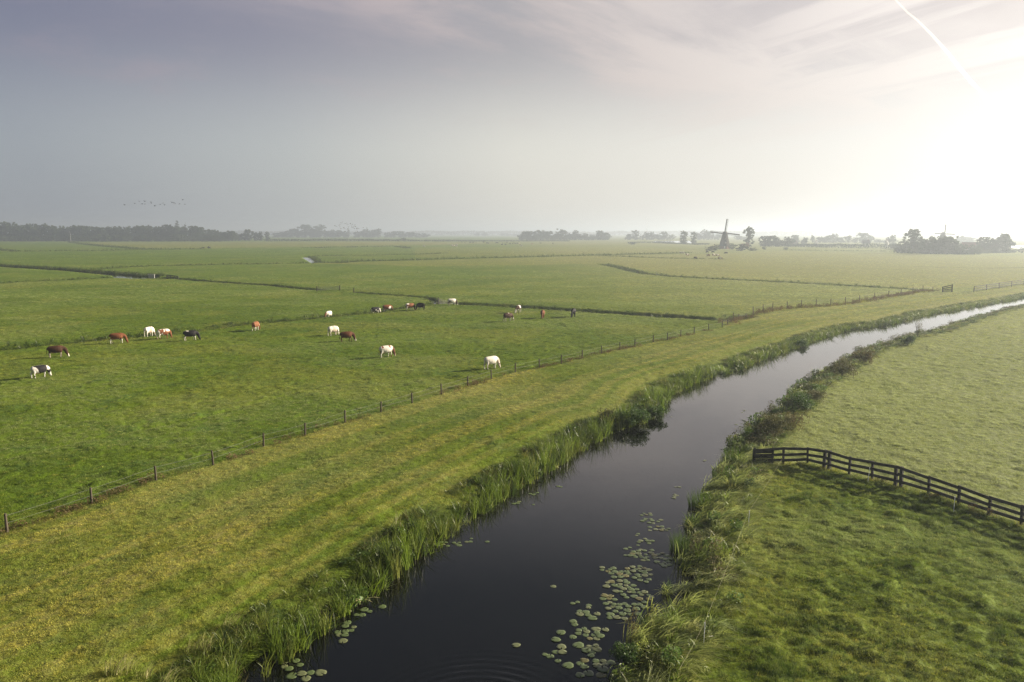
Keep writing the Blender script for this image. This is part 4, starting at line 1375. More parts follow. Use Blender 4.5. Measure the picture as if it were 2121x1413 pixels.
for px, b, tp_, w, k, lab in ((1470, 520, 510, 20, 'bush0', 'low dark bush left of the windmill foot'), (1481, 519.5, 506.5, 16, 'bush1', 'taller dark bush against the left side of the windmill'),
                              (1517, 517, 504, 14, 'bush1', 'dark bush hard against the right side of the windmill'), (1535, 519.5, 504.5, 24, 'bush0', 'wide dark bush between the windmill and the small house'),
                              (1558, 519.5, 513, 20, 'bush1', 'low hedge like bush right of the small mill house'), (1583, 517.3, 511.5, 8, 'bush0', 'lone small bush out in the meadow right of the windmill'),
                              (1586, 511, 489, 22, 'round0', 'round dark tree, first of three right of the windmill'), (1606.5, 511, 488.5, 20, 'round3', 'round tree in the middle of three right of the windmill'),
                              (1630, 511, 491, 22, 'round2', 'broad tree, last of three right of the windmill'), (1666.5, 506.5, 491.5, 17, 'round1', 'neat round headed tree by the white gable'),
                              (1849, 508, 486.5, 17, 'round2', 'lone round tree left of the big tree at far right'), (1890, 524, 474.5, 34, 'round0', 'big grey tree at far right, left of the faint second windmill'),
                              (1873, 524, 499, 20, 'bush1', 'bush under the left side of the big grey tree'), (1906, 524, 503, 16, 'bush0', 'bush under the right side of the big grey tree')):
    tree(k, px, b, tp_, w, lab)
GR = 'trees of the big hazy group at far right'
for px, tp_, w, k in ((1918, 494, 24, 'round1'), (1930, 491, 24, 'round2'), (1945, 490, 26, 'round3'), (1960, 489.5, 24, 'round0'), (1973, 488, 24, 'round1'), (1981, 496, 14, 'bush0')):
    tree(k, px, 526, tp_, w * 1.15, 'tree of the dense hazy group in front of the faint second windmill', GR, 'tree', 'broadleaf_tree')
for px, tp_, w, k in ((2027, 497, 14, 'round2'), (2039, 491, 20, 'round0'), (2051, 491.5, 16, 'round1'), (2062, 492, 16, 'round3'), (2077, 484.5, 26, 'round0'), (2085, 490, 16, 'round2')):
    tree(k, px, 524, tp_, w * 1.15, 'tree of the last hazy group before the right edge', 'last tree group at the right edge')
for px, b, tp_, w in ((1992, 527, 505, 18), (2014, 527.5, 507, 22), (2026, 527, 512, 16)):
    tree('bush0', px, b, tp_, w, 'bush growing round the hazy barn at far right', 'bushes round the barn')
for px, b, tp_, w in ((2117, 524, 512, 16), (2100, 523.5, 516, 14), (2090, 524, 515, 14)):
    tree('bush1', px, b, tp_, w, 'pale bush by the bright water at the right edge', 'bushes at the right edge')
# pale line 1690-1860 behind the hedge
for px, tp_, w, k in ((1648, 487, 14, 'round0'), (1683, 487.5, 8, 'tall0'), (1697, 490, 12, 'round1'), (1708, 491.5, 14, 'round3'), (1727, 484.5, 22, 'round2'), (1742, 492, 14, 'round0'), (1757, 488, 12, 'tall1'), (1771, 491.5, 14, 'round1'),
                      (1787, 482.5, 20, 'round3'), (1802, 488, 14, 'round2'), (1818, 496, 14, 'round0'), (1832, 497, 14, 'round1'), (1990, 488, 26, 'round2'), (2008, 493, 18, 'round0'), (1931, 487, 12, 'round1')):
    tree(k, px, 503, tp_, w * 1.15, 'pale tree of the far line behind the long hedge at right', 'pale trees behind the long hedge')


# --- long hedges and far woods, too dense to count
def foliage_strip(name, label, line, hpx, depth, n, size, mat, jitter=.3, zoff=0.0):
    P = pl(line); seg = np.diff(P, axis=0); L = np.hypot(*seg.T); s = np.concatenate([[0], np.cumsum(L)])
    q = np.random.default_rng(len(label))
    u = q.uniform(0, s[-1], n)
    x = np.interp(u, s, P[:, 0]); y = np.interp(u, s, P[:, 1])
    hp = np.interp(u, np.linspace(0, s[-1], len(hpx)), hpx)
    H = hp * y / F * (0.72 + .56 * fbm(u / (H_SC * y.mean()), u * 0, 3, 5))
    y = y + q.uniform(0, depth, n)
    z_ = H * q.uniform(0, 1, n) ** .6
    c_ = np.stack([x, y, z_ + zoff], -1)
    d = q.normal(size=(n, 3)); d /= np.linalg.norm(d, axis=1)[:, None]
    w = q.normal(size=(n, 3)); w -= d * (d * w).sum(1)[:, None]; w /= np.linalg.norm(w, axis=1)[:, None]
    sz_ = size * q.uniform(.6, 1.4, n)[:, None]
    V_ = np.concatenate([c_ - d * sz_, c_ + w * sz_ * .6, c_ + d * sz_, c_ - w * sz_ * .6]); i = np.arange(n)
    o = link(name, mesh_np(name, V_, [np.stack([i, i + n, i + 2 * n, i + 3 * n], -1)], [mat]))
    tag(o, label, kind='stuff')
H_SC = .012
foliage_strip('far_wood', 'faint blue wood along the whole horizon', [(-80, 488.2), (500, 488.2), (1060, 488), (1600, 488.3), (2200, 488.4)], [8, 9, 7, 9.5, 7.5, 8.5, 9, 7.5, 9.5, 8.5, 9, 10, 9], 60, 26000, 3.4, m_leafA)
foliage_strip('reed_belt', 'low dark belt of reeds below the distant groves', [(545, 500), (700, 499.5), (860, 500), (1000, 500.3), (1180, 500)], [4, 5, 4, 3, 2, 1.5], 14, 6000, .9, m_leafB)
foliage_strip('hedge', 'long dark hedge in front of the farms at right', [(1575, 511), (1640, 511.5), (1700, 513), (1780, 514.5), (1850, 515), (1910, 523)], [6, 7.5, 9, 10, 11, 8], 8, 9000, .55, m_leafB)
foliage_strip('scrub', 'low scrub under the hazy trees at far right', [(1860, 524.5), (1930, 526.5), (2000, 527.5), (2060, 524.5), (2095, 524)], [9, 7, 9, 7, 5], 8, 6000, .5, m_leafB)
foliage_strip('scrub', 'thin strip of rushes along the bright far water by the clipped willows', [(1300, 503.5), (1352, 503), (1400, 505.5), (1450, 507.5), (1470, 507)], [2, 2.5, 2.5, 2.5, 3], 6, 2600, .6, m_leafB)
foliage_strip('scrub', 'strip of bushes along the foot of the middle clump', [(1075, 497.6), (1150, 497.8), (1262, 497.6)], [7, 9, 8, 9, 6], 6, 4200, .75, m_leafA)
for px, py, h_, w, lab in ((1310, 506.5, 4.5, 17, 'flat dark bush island in the pale meadow left of the clipped willows'), (836, 498.5, 6, 9, 'dark bush standing alone on the reed belt'),
                           (326, 573.5, 6, 20, 'dark bush leaning over the wide ditch by the culvert'), (1627, 517.5, 5, 10, 'small dark heap of brush in the meadow right of the mill')):
    tree('bush0', px, py, py - h_, w, lab)

# ------------------------------------------------------------------ windmills
m_thatch = solid('dark_thatch', (.055, .048, .040), .95, .35, 1.5, bump=.3)
m_brick = solid('mill_brick', (.16, .085, .06), .9, .25, 2)
m_wood = solid('sail_wood', (.045, .038, .032), .8, .3, 2)
m_wpaint = solid('white_paint', (.70, .70, .68), .6, .08, 2)
m_roof = solid('clay_roof_tiles', (.17, .075, .045), .85, .3, 3)
m_slate = solid('grey_roof', (.12, .12, .125), .8, .25, 3)
m_wall = solid('pale_wall', (.62, .60, .56), .85, .1, 2)
m_dwall = solid('brown_brick_wall', (.18, .11, .08), .9, .25, 3)
m_glass = solid('window_glass', (.03, .035, .04), .15, .1, 1, spec=.6)


def windmill(px, base, hpx_body, hpx_sail, yaw, blade_rot, label):
    p = gpt(px, base); m = p.y / F
    H = hpx_body * m; Rl = hpx_sail * m
    r = empty('windmill', p, yaw); tag(r, label, 'windmill')
    hb_ = H * .15
    MB().cone((0, 0, -.3), H * .335, H * .325, hb_ + .3, 8, R(22.5)).build('brick_base', m_brick, r)
    MB().cone((0, 0, hb_), H * .335, H * .165, H * .66, 8, R(22.5)).build('tower', m_thatch, r)
    # boat shaped cap
    mb = MB()
    zc_ = hb_ + H * .66
    mb.cone((0, 0, zc_ - H * .01), H * .19, H * .19, H * .03, 12)
    mb.tube([(0, H * .21, zc_ + H * .07), (0, H * .14, zc_ + H * .085), (0, 0, zc_ + H * .09), (0, -H * .12, zc_ + H * .085), (0, -H * .19, zc_ + H * .075)],
            [(H * .05, H * .05), (H * .115, H * .09), (H * .15, H * .11), (H * .12, H * .10), (H * .07, H * .07)], 12)
    mb.build('cap', m_thatch, r, False)
    hub = Vector((0, -H * .27, zc_ + H * .075))
    MB().tube([hub + Vector((0, H * .2, 0)), hub + Vector((0, -.3, 0))], [.35, .45], 10).build('shaft', m_wood, r)
    for k in range(4):
        a = blade_rot + k * math.pi / 2
        d = Vector((math.sin(a), 0, math.cos(a))); s = Vector((math.cos(a), 0, -math.sin(a)))
        o = hub + Vector((0, -.15 - .12 * (k % 2), 0))
        mb = MB()
        mb.bar(o, o + d * Rl, .50, .40)
        w = Rl * .085
        for i in range(13):
            q = .16 + .83 * i / 12
            mb.bar(o + d * Rl * q - s * w * .25, o + d * Rl * q + s * w, .14, .12)
        for e in (w, w * .55): mb.bar(o + d * Rl * .16 + s * e, o + d * Rl * .99 + s * e, .14, .12)
        mb.bar(o + d * Rl * .12 + Vector((0, .12, 0)) - s * w * .30, o + d * Rl * .985 + Vector((0, .12, 0)) - s * w * .30, w * .55, .05, R(90)) if False else mb.poly([o + d * Rl * .14 - s * w * .75, o + d * Rl * .985 - s * w * .75, o + d * Rl * .985 - s * .18, o + d * Rl * .14 - s * .18], (0, .06, 0))
        mb.build('sail', m_wood, r)
    back = Vector((0, H * .22, zc_ + H * .02))
    foot = Vector((0, H * .50, H * .10))
    mb = MB().bar(back, foot, .22, .22)
    mb.build('tail_pole', m_wood, r)
    for sg in (-1, 1):
        MB().bar(Vector((sg * H * .15, H * .12, zc_ + H * .01)), foot + Vector((0, -.2, .1)), .15, .15).build('brace', m_wood, r)
    MB().box((0, -H * .312, hb_ * .62), (1.3, .12, hb_ * .95), None, .03).build('door', m_wpaint, r)
    for sg, zz in ((-.4, hb_ + H * .20), (.4, hb_ + H * .20), (0, hb_ + H * .42)):
        rad_ = H * (.335 - .17 * (zz - hb_) / (H * .66)) * math.cos(R(22.5))
        w_ = MB().box((sg * H * .12, -rad_ - .02, zz), (.9, .16, 1.2), Euler((R(-12), 0, 0)), .02).build('window', m_wpaint, r)
        MB().box((sg * H * .12, -rad_ - .12, zz), (.66, .05, .95), Euler((R(-12), 0, 0))).build('pane', m_glass, w_)
    return r


windmill(1500.5, 515.5, 35.5, 29.5, R(-14), R(7), 'dark thatched windmill with four bare sails standing in the meadow')
windmill(1951.5, 513, 31.5, 19.5, R(-10), R(3), 'faint second windmill showing above the hazy trees at far right')
w2 = [o for o in bpy.data.objects if o.name.startswith('windmill')][-1]


def house(name, label, px, base, wpx, hpx, roofpx, wall, roof, yaw=0.0, cat='house', deep=.7, chim=True, nwin=3):
    p = gpt(px, base); m = p.y / F
    W_, Hh, Rf = wpx * m, hpx * m, roofpx * m; Dp = W_ * deep
    r = empty(name, p, yaw); tag(r, label, cat)
    e = .25
    mb = MB()
    mb.poly([(-W_ / 2, -Dp / 2, -.3), (-W_ / 2, Dp / 2, -.3), (-W_ / 2, Dp / 2, Hh), (-W_ / 2, 0, Hh + Rf), (-W_ / 2, -Dp / 2, Hh)], (W_, 0, 0))
    mb.build('wall', wall, r)
    mb = MB()
    mb.poly([(-W_ / 2 - e, -Dp / 2 - e * 1.5, Hh - e), (-W_ / 2 - e, 0, Hh + Rf + .12), (-W_ / 2 - e, Dp / 2 + e * 1.5, Hh - e), (-W_ / 2 - e, Dp / 2 + e * 1.5, Hh - e + .25), (-W_ / 2 - e, 0, Hh + Rf + .40), (-W_ / 2 - e, -Dp / 2 - e * 1.5, Hh - e + .25)], (W_ + 2 * e, 0, 0))
    rf = mb.build('roof', roof, r)
    if chim: MB().box((W_ * .3, 0, Hh + Rf + .6), (.8, .8, 1.8), None, .04).build('chimney', m_dwall, rf)
    for i in range(nwin):
        xx = (-.5 + (i + .5) / nwin) * W_ * .9
        if i == nwin // 2 and nwin > 2:
            MB().box((xx, -Dp / 2 - .03, 1.05), (1.0, .1, 2.1), None, .02).build('door', m_wood, r)
        else:
            w_ = MB().box((xx, -Dp / 2 - .03, Hh * .55), (1.3, .1, 1.3), None, .02).build('window', m_wpaint, r)
            MB().box((xx, -Dp / 2 - .09, Hh * .55), (1.05, .04, 1.05)).build('pane', m_glass, w_)
    return r


house('mill_house', 'small low house with a pale lit wall right of the windmill', 1543, 515.5, 14, 5, 5, m_wall, m_roof, R(20))
house('barn', 'hazy barn with a flat topped dark roof among bushes at far right', 2007, 521, 28, 10, 8, m_dwall, m_roof, R(-8), 'barn', .6, False, 5)
house('farmhouse', 'farmhouse with a white gable beside the neat round headed tree', 1690, 509.5, 9, 5, 4.5, m_wall, m_slate, R(60))
house('farmhouse', 'low farmhouse behind the hedge with a pale patch of roof', 1647, 509.5, 10, 4, 4, m_dwall, m_slate, R(12))
house('farmhouse', 'pale roofed farmhouse showing over the right part of the long hedge', 1793, 511.5, 14, 7, 6, m_wall, m_slate, R(-15))
house('farmhouse', 'white gabled farmhouse near the lone round tree', 1836, 512, 9, 7, 6, m_wall, m_slate, R(55))
house('farmhouse', 'farmhouse with a clay roof under the big grey tree', 1903, 521, 14, 7, 6, m_dwall, m_roof, R(10))


def caravan(px, base, wpx, hpx, label):
    p = gpt(px, base); m = p.y / F; W_, Hh = wpx * m, hpx * m
    r = empty('caravan', p); tag(r, label, 'caravan')
    mb = MB(); mb.poly([(-W_ / 2, -1.1, .5), (W_ / 2, -1.1, .6), (W_ / 2 + .1, -1.1, Hh * .6), (W_ * .42, -1.1, Hh), (-W_ * .46, -1.1, Hh * .96), (-W_ / 2, -1.1, Hh * .7)], (0, 2.2, 0))
    mb.build('body', m_wpaint, r)
    for q in (-.25, .22): MB().box((W_ * q, -1.13, Hh * .68), (W_ * .24, .06, Hh * .26), None, .02).build('window', m_glass, r)
    for q in (-.12, .14):
        MB().tube([(W_ * q, -1.12, .32), (W_ * q, -.9, .32)], .32, 12).build('wheel', solid('tyre', (.02, .02, .02), .9), r)
caravan(508.5, 498.4, 12, 4.2, 'larger white caravan below the short row of trees')
caravan(534, 497.4, 10, 4.0, 'smaller white caravan right of the larger one')
caravan(243.5, 499.6, 4, 2.6, 'tiny white caravan at the foot of the left wood')


def mast(px, base, top, label, name='mast', rad=.16, cat='mast'):
    p = gpt(px, base); h = (base - top) * p.y / F
    r = empty(name, p); tag(r, label, cat)
    MB().tube([(0, 0, -.3), (0, 0, h * .5), (0, 0, h)], [rad * 1.4, rad, rad * .7], 8).build('pole', m_white, r)
    MB().tube([(0, 0, -.1), (0, 0, .5)], [rad * 2.2, rad * 2.0], 8).build('footing', m_wall, r)
    MB().ball((0, 0, h), (rad * 1.6, rad * 1.6, rad * 1.3), 2).build('finial', m_white, r)
mast(146.5, 500.5, 480, 'thin white flagpole in front of the left wood', 'flagpole', .13, 'flagpole')
mast(1774, 500, 464.5, 'thin faint radio mast rising above the far trees at right', 'radio_mast', .45)
mast(1339.5, 492, 449, 'hardly visible tall mast above the pale trees left of the clipped willows', 'radio_mast', .55)

# ------------------------------------------------------------------ tractor with a mower at work on the far meadow
m_tbody = solid('dark_tractor_paint', (.05, .055, .075), .5, .2, 2, spec=.4)
m_tyre = solid('tractor_tyre', (.018, .018, .018), .9, .2, 4)
m_rim = solid('wheel_rim', (.30, .29, .27), .5, .1, 3)
m_red = solid('implement_paint', (.10, .035, .028), .6, .2, 2)
tpnt = gpt(433, 514.6); sc_ = tpnt.y / F * 10 / 4.4
tr = empty('tractor', tpnt, 0, sc_ * .62); tag(tr, 'dark tractor crossing the far left meadow with its implement', 'tractor')
MB().poly([(-.2, -.4, .95), (2.0, -.4, .95), (2.1, -.4, 1.35), (1.9, -.4, 1.75), (-.2, -.4, 1.85)], (0, .8, 0)).build('bonnet', m_tbody, tr)
cabn = MB().poly([(-1.6, -.75, 1.5), (-.15, -.75, 1.5), (-.05, -.75, 2.2), (-.3, -.75, 2.95), (-1.5, -.75, 2.95)], (0, 1.5, 0)).build('cab', m_glass, tr)
MB().box((-.9, 0, 3.02), (1.5, 1.7, .16), None, .04).build('cab_roof', m_wpaint, cabn)
MB().box((-.6, 0, 1.15), (2.4, .7, .6), None, .05).build('chassis', m_tbody, tr)
MB().tube([(.9, -.3, 1.7), (.9, -.3, 2.7)], .06, 8).build('exhaust', m_tyre, tr)
for (x, rr_, w_) in ((-1.1, .92, .55), (1.45, .66, .42)):
    for sg in (-1, 1):
        yy = sg * 1.0
        wv_ = MB().tube([(x, yy - w_ / 2, rr_), (x, yy - w_ / 2 + .06, rr_), (x, yy + w_ / 2 - .06, rr_), (x, yy + w_ / 2, rr_)], [rr_ * .86, rr_, rr_, rr_ * .86], 20).build('wheel', m_tyre, tr)
        MB().tube([(x, yy + sg * (w_ / 2 + .01), rr_), (x, yy + sg * (w_ / 2 - .1), rr_)], rr_ * .5, 14).build('rim', m_rim, wv_)
ip = gpt(421.5, 514.4)
im = empty('hay_trailer', ip, 0, sc_ * .62); tag(im, 'low dark trailer behind the far tractor', 'trailer')
MB().box((0, 0, .95), (4.2, 2.0, .5), None, .05).build('bed', m_red, im)
for q in (-1.6, -.55, .55, 1.6): MB().box((q, -.98, 1.45), (.9, .06, .6), None, .02).build('side_board', m_tbody, im)
MB().bar((2.0, 0, .8), (3.2, 0, .7), .12, .12).build('drawbar', m_tyre, im)
for x in (-.7, .7):
    for sg in (-1, 1): MB().tube([(x, sg * .85 - .15, .42), (x, sg * .85 + .15, .42)], .42, 16).build('wheel', m_tyre, im)
# ------------------------------------------------------------------ water lilies
m_pad = []
for k, (a, b) in enumerate((((.070, .110, .035), (.125, .160, .065)), ((.105, .130, .055), (.170, .185, .090)), ((.120, .120, .040), (.17, .16, .06)))):
    m_pad.append(solid('lily_leaf', tuple((np.array(a) + np.array(b)) / 2 * .8), .38, .3, 4, spec=.5))


def pad_mesh(seed, mat):
    q = np.random.default_rng(seed)
    n = 26; notch = .34
    a = np.linspace(notch / 2, 2 * np.pi - notch / 2, n)
    rad_ = 1 + .05 * np.sin(a * 3 + q.uniform(0, 6)) + .03 * np.sin(a * 7 + q.uniform(0, 6))
    z_ = .02 + .035 * np.sin(a * 4 + q.uniform(0, 6)) * q.uniform(.3, 1)
    ring = np.stack([np.cos(a) * rad_, np.sin(a) * rad_ * .93, z_], -1)
    mid = ring * np.array([.55, .55, .3])
    V_ = np.concatenate([ring, mid, [[.04, 0, .0]]])
    low = V_ - np.array([0, 0, .022])
    VV = np.concatenate([V_, low]); o = len(V_)
    i = np.arange(n - 1)
    Q = [np.stack([i, i + 1, i + 1 + n, i + n], -1), np.stack([i + o, i + n + o, i + 1 + n + o, i + 1 + o], -1), np.stack([i, i + o, i + 1 + o, i + 1], -1)]
    T = [np.stack([i + n, i + 1 + n, np.full(n - 1, 2 * n)], -1), np.stack([i + n + o, np.full(n - 1, 2 * n + o), i + 1 + n + o], -1)]
    return mesh_np('lily_pad', VV, Q + T, [mat], True)


PADS = [pad_mesh(k, m_pad[0 if k < 4 else 1 if k < 7 else 2]) for k in range(8)]
# photo ellipses (cx, cy, rx, ry, count, size m, cluster)
CLS = {
    'A': ('green lily pad in the big drift along the right bank', 'lily pads of the right bank drift'),
    'B': ('green lily pad floating among the loose lower group right of the ripples', 'lily pads right of the ripples'),
    'C': ('dull lily pad under the reeds at the lower left bank', 'lily pads at the lower left bank'),
    'D': ('small lily pad close to the left bank reeds farther up', 'lily pads along the left bank'),
    'E': ('tiny pale lily pad far up the canal near the right bank', 'far lily pads'),
}
CL_ = [(1338, 1066, 12, 5, 5, .24, 'A'), (1345, 1080, 28, 6, 9, .26, 'A'), (1362, 1095, 24, 6, 9, .28, 'A'), (1325, 1108, 10, 3, 2, .24, 'A'), (1342, 1120, 10, 7, 4, .28, 'A'), (1315, 1123, 12, 8, 3, .26, 'A'), (1300, 1138, 10, 4, 2, .24, 'A'),
       (1340, 1150, 34, 12, 20, .30, 'A'), (1372, 1160, 22, 14, 16, .30, 'A'), (1310, 1150, 16, 5, 5, .28, 'A'), (1258, 1180, 16, 6, 5, .30, 'A'), (1282, 1190, 22, 9, 11, .32, 'A'), (1318, 1185, 22, 14, 18, .32, 'A'), (1336, 1192, 16, 14, 10, .32, 'A'),
       (1270, 1210, 24, 8, 7, .32, 'A'), (1296, 1212, 16, 10, 7, .32, 'A'), (1300, 1228, 26, 10, 14, .33, 'A'), (1262, 1240, 14, 9, 6, .33, 'A'), (1275, 1256, 26, 9, 13, .34, 'A'), (1330, 1236, 20, 14, 9, .33, 'A'), (1280, 1275, 26, 10, 12, .34, 'A'), (1316, 1262, 20, 12, 8, .33, 'A'),
       (1196, 1249, 12, 4, 2, .32, 'B'), (1220, 1257, 6, 6, 3, .32, 'B'), (1204, 1271, 14, 5, 4, .34, 'B'), (1228, 1275, 14, 7, 6, .36, 'B'), (1192, 1292, 8, 6, 3, .34, 'B'), (1205, 1310, 16, 10, 7, .36, 'B'), (1240, 1305, 18, 5, 4, .38, 'B'), (1236, 1318, 20, 8, 8, .36, 'B'),
       (1164, 1314, 10, 4, 1, .44, 'B'), (1149, 1327, 4, 3, 1, .42, 'B'), (1188, 1318, 5, 4, 1, .38, 'B'), (1196, 1334, 12, 6, 3, .46, 'B'), (1160, 1348, 12, 8, 4, .38, 'B'), (1134, 1358, 8, 4, 2, .32, 'B'), (1226, 1348, 14, 14, 11, .36, 'B'), (1156, 1371, 4, 3, 1, .34, 'B'), (1178, 1376, 4, 4, 1, .50, 'B'),
       (1205, 1375, 12, 8, 4, .42, 'B'), (1236, 1372, 18, 8, 6, .36, 'B'), (1212, 1397, 16, 5, 4, .40, 'B'), (1244, 1392, 10, 10, 5, .40, 'B'), (1258, 1374, 8, 8, 3, .36, 'B'), (1068, 1337, 1, 1, 1, .34, 'B'), (1146, 1215, 1, 1, 1, .32, 'B'),
       (600, 1378, 26, 10, 6, .40, 'C'), (620, 1400, 22, 9, 7, .42, 'C'), (641, 1397, 4, 4, 1, .36, 'C'), (662, 1393, 3, 3, 1, .46, 'C'), (708, 1313, 12, 6, 5, .34, 'C'), (722, 1302, 12, 6, 4, .34, 'C'), (709, 1328, 3, 3, 1, .36, 'C'), (718, 1288, 4, 3, 1, .32, 'C'), (745, 1275, 8, 4, 3, .34, 'C'),
       (758, 1266, 8, 4, 3, .34, 'C'), (790, 1256, 6, 4, 2, .40, 'C'), (684, 1297, 4, 3, 1, .30, 'C'), (716, 1268, 8, 4, 2, .3, 'C'),
       (930, 1127, 30, 5, 9, .28, 'D'), (967, 1122, 8, 4, 2, .28, 'D'), (1012, 1124, 4, 2, 1, .28, 'D'), (980, 1116, 4, 3, 1, .26, 'D'), (1070, 1042, 8, 5, 3, .28, 'D'), (1104, 1044, 4, 2, 1, .26, 'D'), (1110, 1023, 14, 3, 4, .26, 'D'), (1160, 1006, 8, 3, 2, .26, 'D'), (1252, 905, 12, 4, 4, .26, 'D'), (905, 1128, 8, 3, 3, .26, 'D'),
       (1395, 1028, 8, 5, 4, .26, 'E'), (1460, 954, 6, 2, 2, .28, 'E'), (1548, 870, 10, 5, 5, .28, 'E'), (1530, 880, 14, 4, 4, .28, 'E'), (1392, 863, 3, 2, 1, .26, 'E'), (1403, 1010, 5, 2, 2, .26, 'E'), (1540, 852, 6, 3, 2, .28, 'E'), (1500, 930, 8, 3, 2, .26, 'E')]
placed = []
for cx, cy_, rx, ry, n, s_, cl_ in CL_:
    k = 0; tries = 0
    while k < n and tries < 60:
        tries += 1
        a = random.uniform(0, 6.28); q = math.sqrt(random.random())
        p = at(cx + rx * q * math.cos(a), cy_ + ry * q * math.sin(a), WL)
        r_ = s_ * random.uniform(.70, 1.15) / 2 * .95
        if any((p[0] - u) ** 2 + (p[1] - v) ** 2 < (.78 * (r_ + w)) ** 2 for u, v, w in placed): continue
        if not inside(np.array([p[0]]), np.array([p[1]]), CANAL)[0]: continue
        placed.append((p[0], p[1], r_))
        kind = random.choice((0, 1, 2, 3, 0, 1, 4, 5, 6, 7 if cl_ in 'AB' else 2)) if cl_ != 'E' else 5
        o = link('lily_pad', PADS[kind])
        o.location = (p[0], p[1], WL + .006 + .004 * (len(placed) % 4)); o.rotation_euler = (0, 0, random.uniform(0, 6.28)); o.scale = (r_, r_, r_ * .6)
        tag(o, CLS[cl_][0], 'lily pad', CLS[cl_][1])
        k += 1

# ------------------------------------------------------------------ single plants that stand out on the banks
m_shoot = leafy('reed_shoots', (.040, .090, .012), (.095, .140, .022), .42, .5, .15, None, .5)
m_brush = leafy('brown_bush_leaves', (.055, .068, .022), (.140, .130, .052), .30, .65, .2, None, 1.2)
m_herb = leafy('green_bush_leaves', (.030, .075, .018), (.080, .125, .030), .35, .55, .25, None, 1.2)
m_pale = leafy('pale_dead_reed', (.34, .32, .14), (.48, .44, .24), .3, .6, .2, None, 2)


def reed_clump(px, py, rx, n, h0, h1, label, lean=(0, 0), bend=.22, w=.026):
    p = at(px, py, WL)
    q = np.random.default_rng(int(px))
    r = empty('reed_clump', (p[0], p[1], WL - .1)); tag(r, label, 'reeds')
    v, a, b = blades(n, rx, h0, h1, w, bend, lean, 5, .16, q)
    link('leaves', mesh_np('leaves', v, [a, b], [m_shoot]), r)
    v, a, b = blades(max(8, n // 6), rx * .9, h0 * .4, h1 * .6, w * .8, .5, lean, 4, .25, q)
    link('dead_leaves', mesh_np('dead_leaves', v, [a, b], [m_weed]), r)
for px, py, rx, n, a, b, lab in ((1518, 962, .75, 230, 1.0, 1.75, 'tallest bright green reed clump beside the boarded fence wing'), (1497, 1000, .65, 190, .9, 1.6, 'bright green reed clump in the water below the tallest one'),
                                 (1450, 1052, .62, 200, .8, 1.5, 'dark reed clump standing in the water, middle of the right bank'), (1408, 1142, .50, 150, .8, 1.45, 'narrow reed clump standing out from the right bank above the lily drift'),
                                 (1432, 1090, .40, 80, .6, 1.1, 'small brownish reed clump close under the dark reed clump'), (1383, 1225, .22, 26, .5, .9, 'few thin reed stems in the water beside the lily drift'),
                                 (1400, 800, .8, 150, 1.1, 1.8, 'dense reed clump on the left bank past the bulging bank growth'), (1545, 905, .5, 90, .8, 1.4, 'reed clump at the water in front of the brown bush')):
    reed_clump(px, py, rx, n, a, b, lab, (-.05, .02))


def bush(px, py, rx, rz, n, size, mat, label, name='bush', twigs=12, z0=None):
    p = at(px, py, 0.0); z_ = gz(*p) if z0 is None else z0
    q = np.random.default_rng(int(px * 3))
    r = empty(name, (p[0], p[1], max(z_, WL))); tag(r, label, 'bush')
    parts = []
    nl = 9
    for k in range(nl):
        a = q.uniform(0, 6.28); o = rx * q.uniform(.1, .65)
        lz = rz * q.uniform(.30, .72); lr = rx * q.uniform(.32, .52)
        nc = 9
        d = q.normal(size=(nc, 3)); d /= np.linalg.norm(d, axis=1)[:, None]
        for c_ in d * np.array([lr, lr, rz * .32]) * q.uniform(.5, 1, nc)[:, None] + np.array([math.cos(a) * o, math.sin(a) * o, lz]):
            if c_[2] < .05: c_[2] = .05
            parts.append(leaves(max(6, n // (nl * nc)), lr * .40, rz * .16, size, q, 0, .1))
            parts[-1] = (parts[-1][0] + c_, parts[-1][1])
    v, f_, _ = join(parts)
    link('foliage', mesh_np('foliage', v, [f_], [mat]), r)
    mb = MB()
    for k in range(twigs):
        a = q.uniform(0, 6.28); o = rx * q.uniform(.2, .8)
        mb.tube([(0.02 * math.cos(a), .02 * math.sin(a), -.1), (math.cos(a) * o * .5, math.sin(a) * o * .5, rz * .5), (math.cos(a) * o, math.sin(a) * o, rz * q.uniform(.7, 1.0))], [.016, .010, .004], 5)
    mb.build('twigs', m_bark, r)
bush(1604, 905, 1.7, 1.75, 3600, .055, m_brush, 'rounded brown bush just beyond the boarded fence wing')
bush(1640, 892, 1.25, 1.5, 1800, .05, m_weed, 'withered brown growth right of the rounded brown bush')
bush(1665, 850, 1.7, 1.6, 2600, .06, m_herb, 'dark green bush beyond the rounded brown bush')
bush(1688, 835, 1.2, 1.2, 1500, .05, m_brush, 'brown bush at the grass edge behind the dark green bush')
bush(1745, 778, 1.7, 1.7, 2200, .07, m_brush, 'brown green bush on the right bank farther up the canal')
bush(1785, 752, 1.5, 1.5, 1800, .07, m_weed, 'rusty weeds past the brown green bush on the right bank')
bush(1880, 716, 1.5, 1.4, 1500, .08, m_herb, 'yellowish green bush at the field edge below the bend of the canal')
bush(1300, 1355, .62, .95, 2400, .035, m_herb, 'dense dark green bush bulging over the water at the bottom right bank')
bush(1322, 1345, .5, .75, 1300, .03, m_feather, 'pale yellow green tuft right of the bulging dark green bush')
bush(1305, 868, 2.3, 1.5, 8000, .055, m_herb, 'big mound of grassy growth bulging into the canal from the left bank')
bush(1348, 852, 1.7, 1.15, 4600, .055, m_herb, 'smaller leafy mound at the water end of the big left bank mound')
bush(1255, 868, 1.2, 1.0, 1500, .05, m_brush, 'purplish brown weeds behind the big left bank mound')
bush(1662, 711, 1.2, 1.1, 1400, .07, m_herb, 'round green bush at the waterline of the far left bank')
